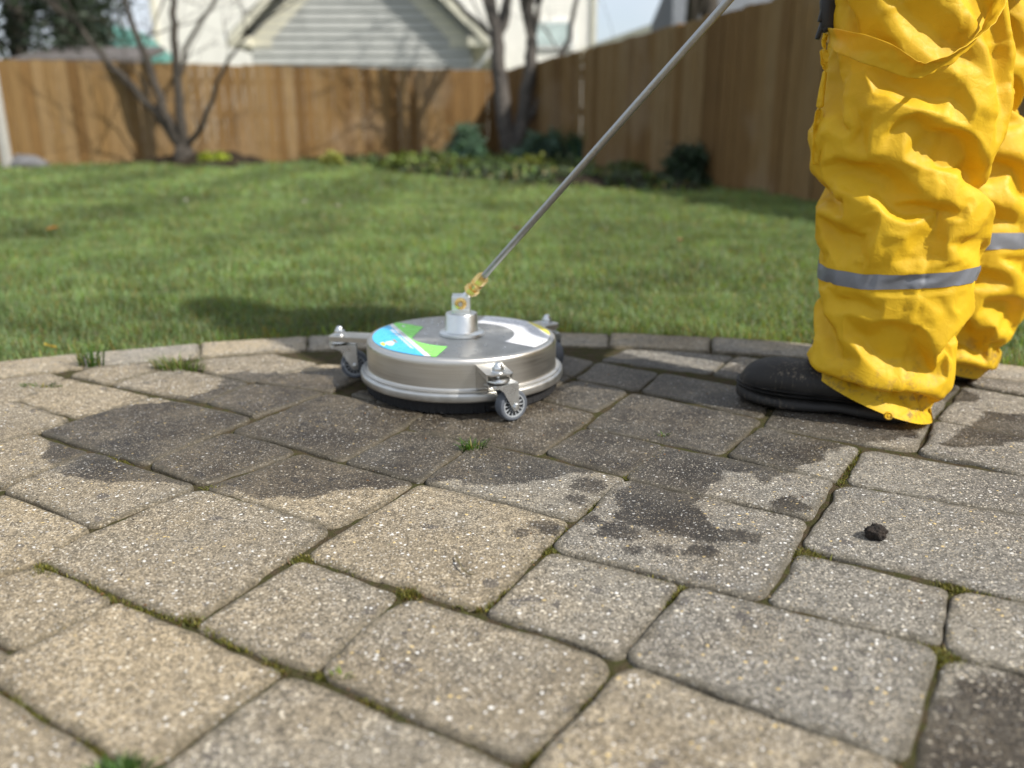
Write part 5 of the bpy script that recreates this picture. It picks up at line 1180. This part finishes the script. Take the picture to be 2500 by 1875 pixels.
# boots: lofted upper over a welted sole
def boot(heel, toe, scale=1.0):
    heel, toe = np.array(heel), np.array(toe); L = np.linalg.norm(toe - heel); d = (toe - heel) / L; s = np.array([-d[1], d[0]])
    def loft(secs, nu=40, pw=2.4):
        V = []
        for t, w_, z0, z1, sh in secs:
            for k in range(nu):
                a = 2 * math.pi * k / nu; c, sn = math.cos(a), math.sin(a)
                u = math.copysign(abs(c) ** (2 / pw), c); v = math.copysign(abs(sn) ** (2 / pw), sn)
                wz = w_ * (1 - .10 * max(0, v)); p = heel + d * (t * L) + s * (u * wz + sh); V.append((p[0], p[1], (z0 + z1) / 2 + v * (z1 - z0) / 2))
        n = len(secs); Fc = [[i * nu + k, i * nu + (k + 1) % nu, (i + 1) * nu + (k + 1) % nu, (i + 1) * nu + k] for i in range(n - 1) for k in range(nu)]
        return V, Fc + [list(range(nu))[::-1], [(n - 1) * nu + k for k in range(nu)]]
    up = [(.02, .026, .02, .07, 0), (.06, .033, .018, .085, 0), (.16, .036, .018, .11, 0), (.24, .038, .018, .11, 0), (.31, .042, .018, .105, 0), (.40, .043, .018, .088, 0), (.50, .046, .018, .083, .001), (.62, .0485, .018, .083, .002), (.74, .049, .018, .083, .002), (.83, .047, .018, .080, .002), (.90, .041, .018, .073, .001), (.95, .032, .018, .062, 0), (.98, .021, .02, .045, 0), (.995, .010, .022, .034, 0)]
    so = [(.0, .016, .003, .026, 0), (.02, .028, .001, .027, 0), (.08, .038, 0, .027, 0), (.2, .042, 0, .026, 0), (.32, .041, .003, .025, 0), (.40, .041, .006, .025, 0), (.46, .043, .001, .025, 0), (.56, .049, 0, .025, .001), (.68, .0525, 0, .026, .002), (.80, .0515, .001, .028, .002), (.89, .0445, .003, .030, .001), (.95, .034, .005, .031, 0), (.985, .022, .008, .030, 0), (1.003, .008, .012, .027, 0)]
    b = put(MB().add(*loft(up)).build('boot', M_boot, sharp=70)); sm = b.modifiers.new('smooth', 'SUBSURF'); sm.levels = sm.render_levels = 2
    o = putc(MB().add(*loft(so, 40, 3.4)).build('sole', M_boot, sharp=70), b); sm = o.modifiers.new('smooth', 'SUBSURF'); sm.levels = sm.render_levels = 2
    w1 = [(t, w_ + .0012, .0275 + .004 * max(0, t - .75) * 4, .0315 + .004 * max(0, t - .75) * 4, sh) for t, w_, z0, z1, sh in so]
    w2 = [(t, w_ + .0004, .0345 + .004 * max(0, t - .75) * 4, .0375 + .004 * max(0, t - .75) * 4, sh) for t, w_, z0, z1, sh in so]
    for w_ in (w1, w2): putc(MB().add(*loft(w_, 40, 2.6)).build('welt', M_boot, sharp=70), b)
boot((.672, 1.335), (.412, 1.470)); boot((.905, 1.580), (.640, 1.735))

# body under the rainwear: one continuous skin, hood and jacket over it
def skin(name, J, E, rad, mat, parent, root=0, sub=1):
    me = bpy.data.meshes.new(name); me.from_pydata([tuple(j) for j in J], E, []); o = link(name, me, None); o.data.materials.append(mat)
    md = o.modifiers.new('skin', 'SKIN'); sl_ = me.skin_vertices[0].data
    for i, r in enumerate(rad): sl_[i].radius = (r, r) if not hasattr(r, '__len__') else r; sl_[i].use_root = (i == root)
    sb = o.modifiers.new('sub', 'SUBSURF'); sb.levels = sb.render_levels = sub
    dg = bpy.context.evaluated_depsgraph_get(); dg.update(); ev = o.evaluated_get(dg); m2 = bpy.data.meshes.new_from_object(ev); o.modifiers.clear(); o.data = m2
    m2.polygons.foreach_set('use_smooth', [True] * len(m2.polygons)); return put(o, parent)
wl = lambda t: np.array(LB + LD * t)
HL, HRt = wl(1.00), wl(1.17)
J = [(.70, 1.48, .92), (.69, 1.47, 1.10), (.665, 1.455, 1.30), (.655, 1.45, 1.42), (.64, 1.45, 1.50), (.615, 1.46, 1.56), (.605, 1.465, 1.66),
     (.635, 1.40, .86), (.60, 1.37, .47), (.645, 1.345, .11), (.765, 1.56, .86), (.79, 1.60, .47), (.845, 1.60, .11),
     (.55, 1.36, 1.40), (.565, 1.22, 1.13), tuple(HL + [.045, .02, .035]), (.79, 1.53, 1.39), (.80, 1.30, 1.16), tuple(HRt + [.05, .03, .035])]
Eg = [(0, 1), (1, 2), (2, 3), (3, 4), (4, 5), (5, 6), (0, 7), (7, 8), (8, 9), (0, 10), (10, 11), (11, 12), (3, 13), (13, 14), (14, 15), (3, 16), (16, 17), (17, 18)]
rd = [(.15, .12), (.14, .11), (.16, .12), (.12, .09), .05, (.075, .09), (.07, .085), .085, .058, .042, .085, .058, .042, .065, .045, .032, .065, .045, .032]
for hand, wi in ((HL, 15), (HRt, 18)):
    pl = len(J); J.append(tuple(hand + [.022, .006, .014])); rd.append(.024); Eg.append((wi, pl))
    ax = np.array(LD); e1 = np.cross(ax, [0, 0, 1]); e1 /= np.linalg.norm(e1); e2 = np.cross(ax, e1)
    for k in range(4):
        prev = pl; o3 = ax * (.022 - .017 * k)
        for a, rr in ((35, .027), (110, .024), (185, .022), (250, .020)):
            J.append(tuple(hand + o3 + (e1 * math.cos(R(a)) + e2 * math.sin(R(a))) * rr * (1 - .06 * abs(k - 1.2)))); rd.append(.0085 - .0006 * abs(k - 1)); Eg.append((prev, len(J) - 1)); prev = len(J) - 1
    prev = pl
    for a, rr, s_ in ((-40, .026, .03), (-95, .022, .035), (-140, .02, .03)):
        J.append(tuple(hand + ax * s_ + (e1 * math.cos(R(a)) + e2 * math.sin(R(a))) * rr)); rd.append(.0095); Eg.append((prev, len(J) - 1)); prev = len(J) - 1
body = skin('body', J, Eg, rd, M_skin, pr)
fc = MB(); hc = np.array([.612, 1.463, 1.62]); fw = np.array([-.86, .50, -.05]); fs = np.array([.5, .86, 0])
MB_ = []
hb_ = MB(); hb_.lathe([(.001, .118), (.05, .105), (.09, .07), (.108, .02), (.11, -.03), (.10, -.09), (.088, -.14)], 32, tuple(hc + np.array([.012, -.006, .02])))
put(hb_.build('hood', M_yellow, sharp=80))
# raincoat: torso and sleeves
ja = MB(); NU = 72; th = np.linspace(0, 2 * np.pi, NU, endpoint=False); Vj = []
zs = np.linspace(.80, 1.47, 30)
for z in zs:
    k = np.interp(z, [.80, .95, 1.1, 1.3, 1.40, 1.47], [0, 1, 2, 3, 4, 5]); hw = np.interp(k, range(6), [.235, .225, .215, .225, .19, .08]); hd = np.interp(k, range(6), [.20, .19, .175, .17, .13, .075])
    c = np.array([np.interp(z, [.8, 1.1, 1.47], [.705, .69, .655]), np.interp(z, [.8, 1.1, 1.47], [1.475, 1.47, 1.45])]); o_ = np.array([.62, .78]); h_ = np.array([-.78, .62])
    nz = fbm(np.stack([np.cos(th) * 2.2, np.sin(th) * 2.2, 0 * th + z * 8], -1), 5)
    Vj += [(c[0] + (o_[0] * math.cos(t) * hw + h_[0] * math.sin(t) * hd) * (1 + .06 * n_), c[1] + (o_[1] * math.cos(t) * hw + h_[1] * math.sin(t) * hd) * (1 + .06 * n_), z) for t, n_ in zip(th, nz)]
ja.add(Vj, [list(map(int, q)) for q in loft_quads(30, NU)])
for sh_, el, ha in ((J[13], J[14], J[15]), (J[16], J[17], J[18])):
    P = [Vector(sh_).lerp(Vector(J[3]), .25), Vector(sh_), Vector(sh_).lerp(Vector(el), .5), Vector(el), Vector(el).lerp(Vector(ha), .5), Vector(el).lerp(Vector(ha), .97)]
    Qp, rr_ = [], []
    for i in range(len(P) - 1):
        for k in range(6): t = k / 6; Qp.append(P[i].lerp(P[i + 1], t)); rr_.append(np.interp(i + t, range(6), [.09, .098, .085, .078, .066, .056]) * (1 + .025 * math.sin((i + t) * 9) * (1 if i > 0 else 0)))
    ja.tube(Qp, rr_, 28, cap=False)
jk = put(ja.build('raincoat', M_yellow, sharp=80))

# ------------------------------------------------------------------ small things on the paving
rs = np.random.RandomState(2); bm = bmesh.new(); bmesh.ops.create_icosphere(bm, subdivisions=5, radius=1)
P = np.array([v.co for v in bm.verts]); k = 1 + .22 * fbm(P * 1.7, 4) + .13 * fbm(P * 5, 9) + .05 * vn(P * 14, 12); P = P * k[:, None] * np.array([.0128, .0105, .0105]); P[:, 2] = np.maximum(P[:, 2], -.007)
for v, p in zip(bm.verts, P): v.co = p
me = bpy.data.meshes.new('soil_clod'); bm.to_mesh(me); bm.free(); me.polygons.foreach_set('use_smooth', [True] * len(me.polygons))
g = G(2140, 1318); o = link('soil_clod', me, M_clod, None, label='crumbly dark brown soil clod lying alone on a dry paver', category='clod'); o.location = (g[0], g[1] + .004, .0072); o.rotation_euler = (0, 0, R(-20))
tg_ = [Vector((*G(x, y)[:2], z)) for x, y, z in ((1113, 1362, .0035), (1120, 1382, .0055), (1130, 1397, .0035), (1146, 1408, .003), (1158, 1411, .0045))]
MB().tube(tg_, [.0008, .0009, .0008, .0008, .0005], 8).build('stem', M_twig, None, label='thin curved dry stem lying on the middle paver', category='stem')
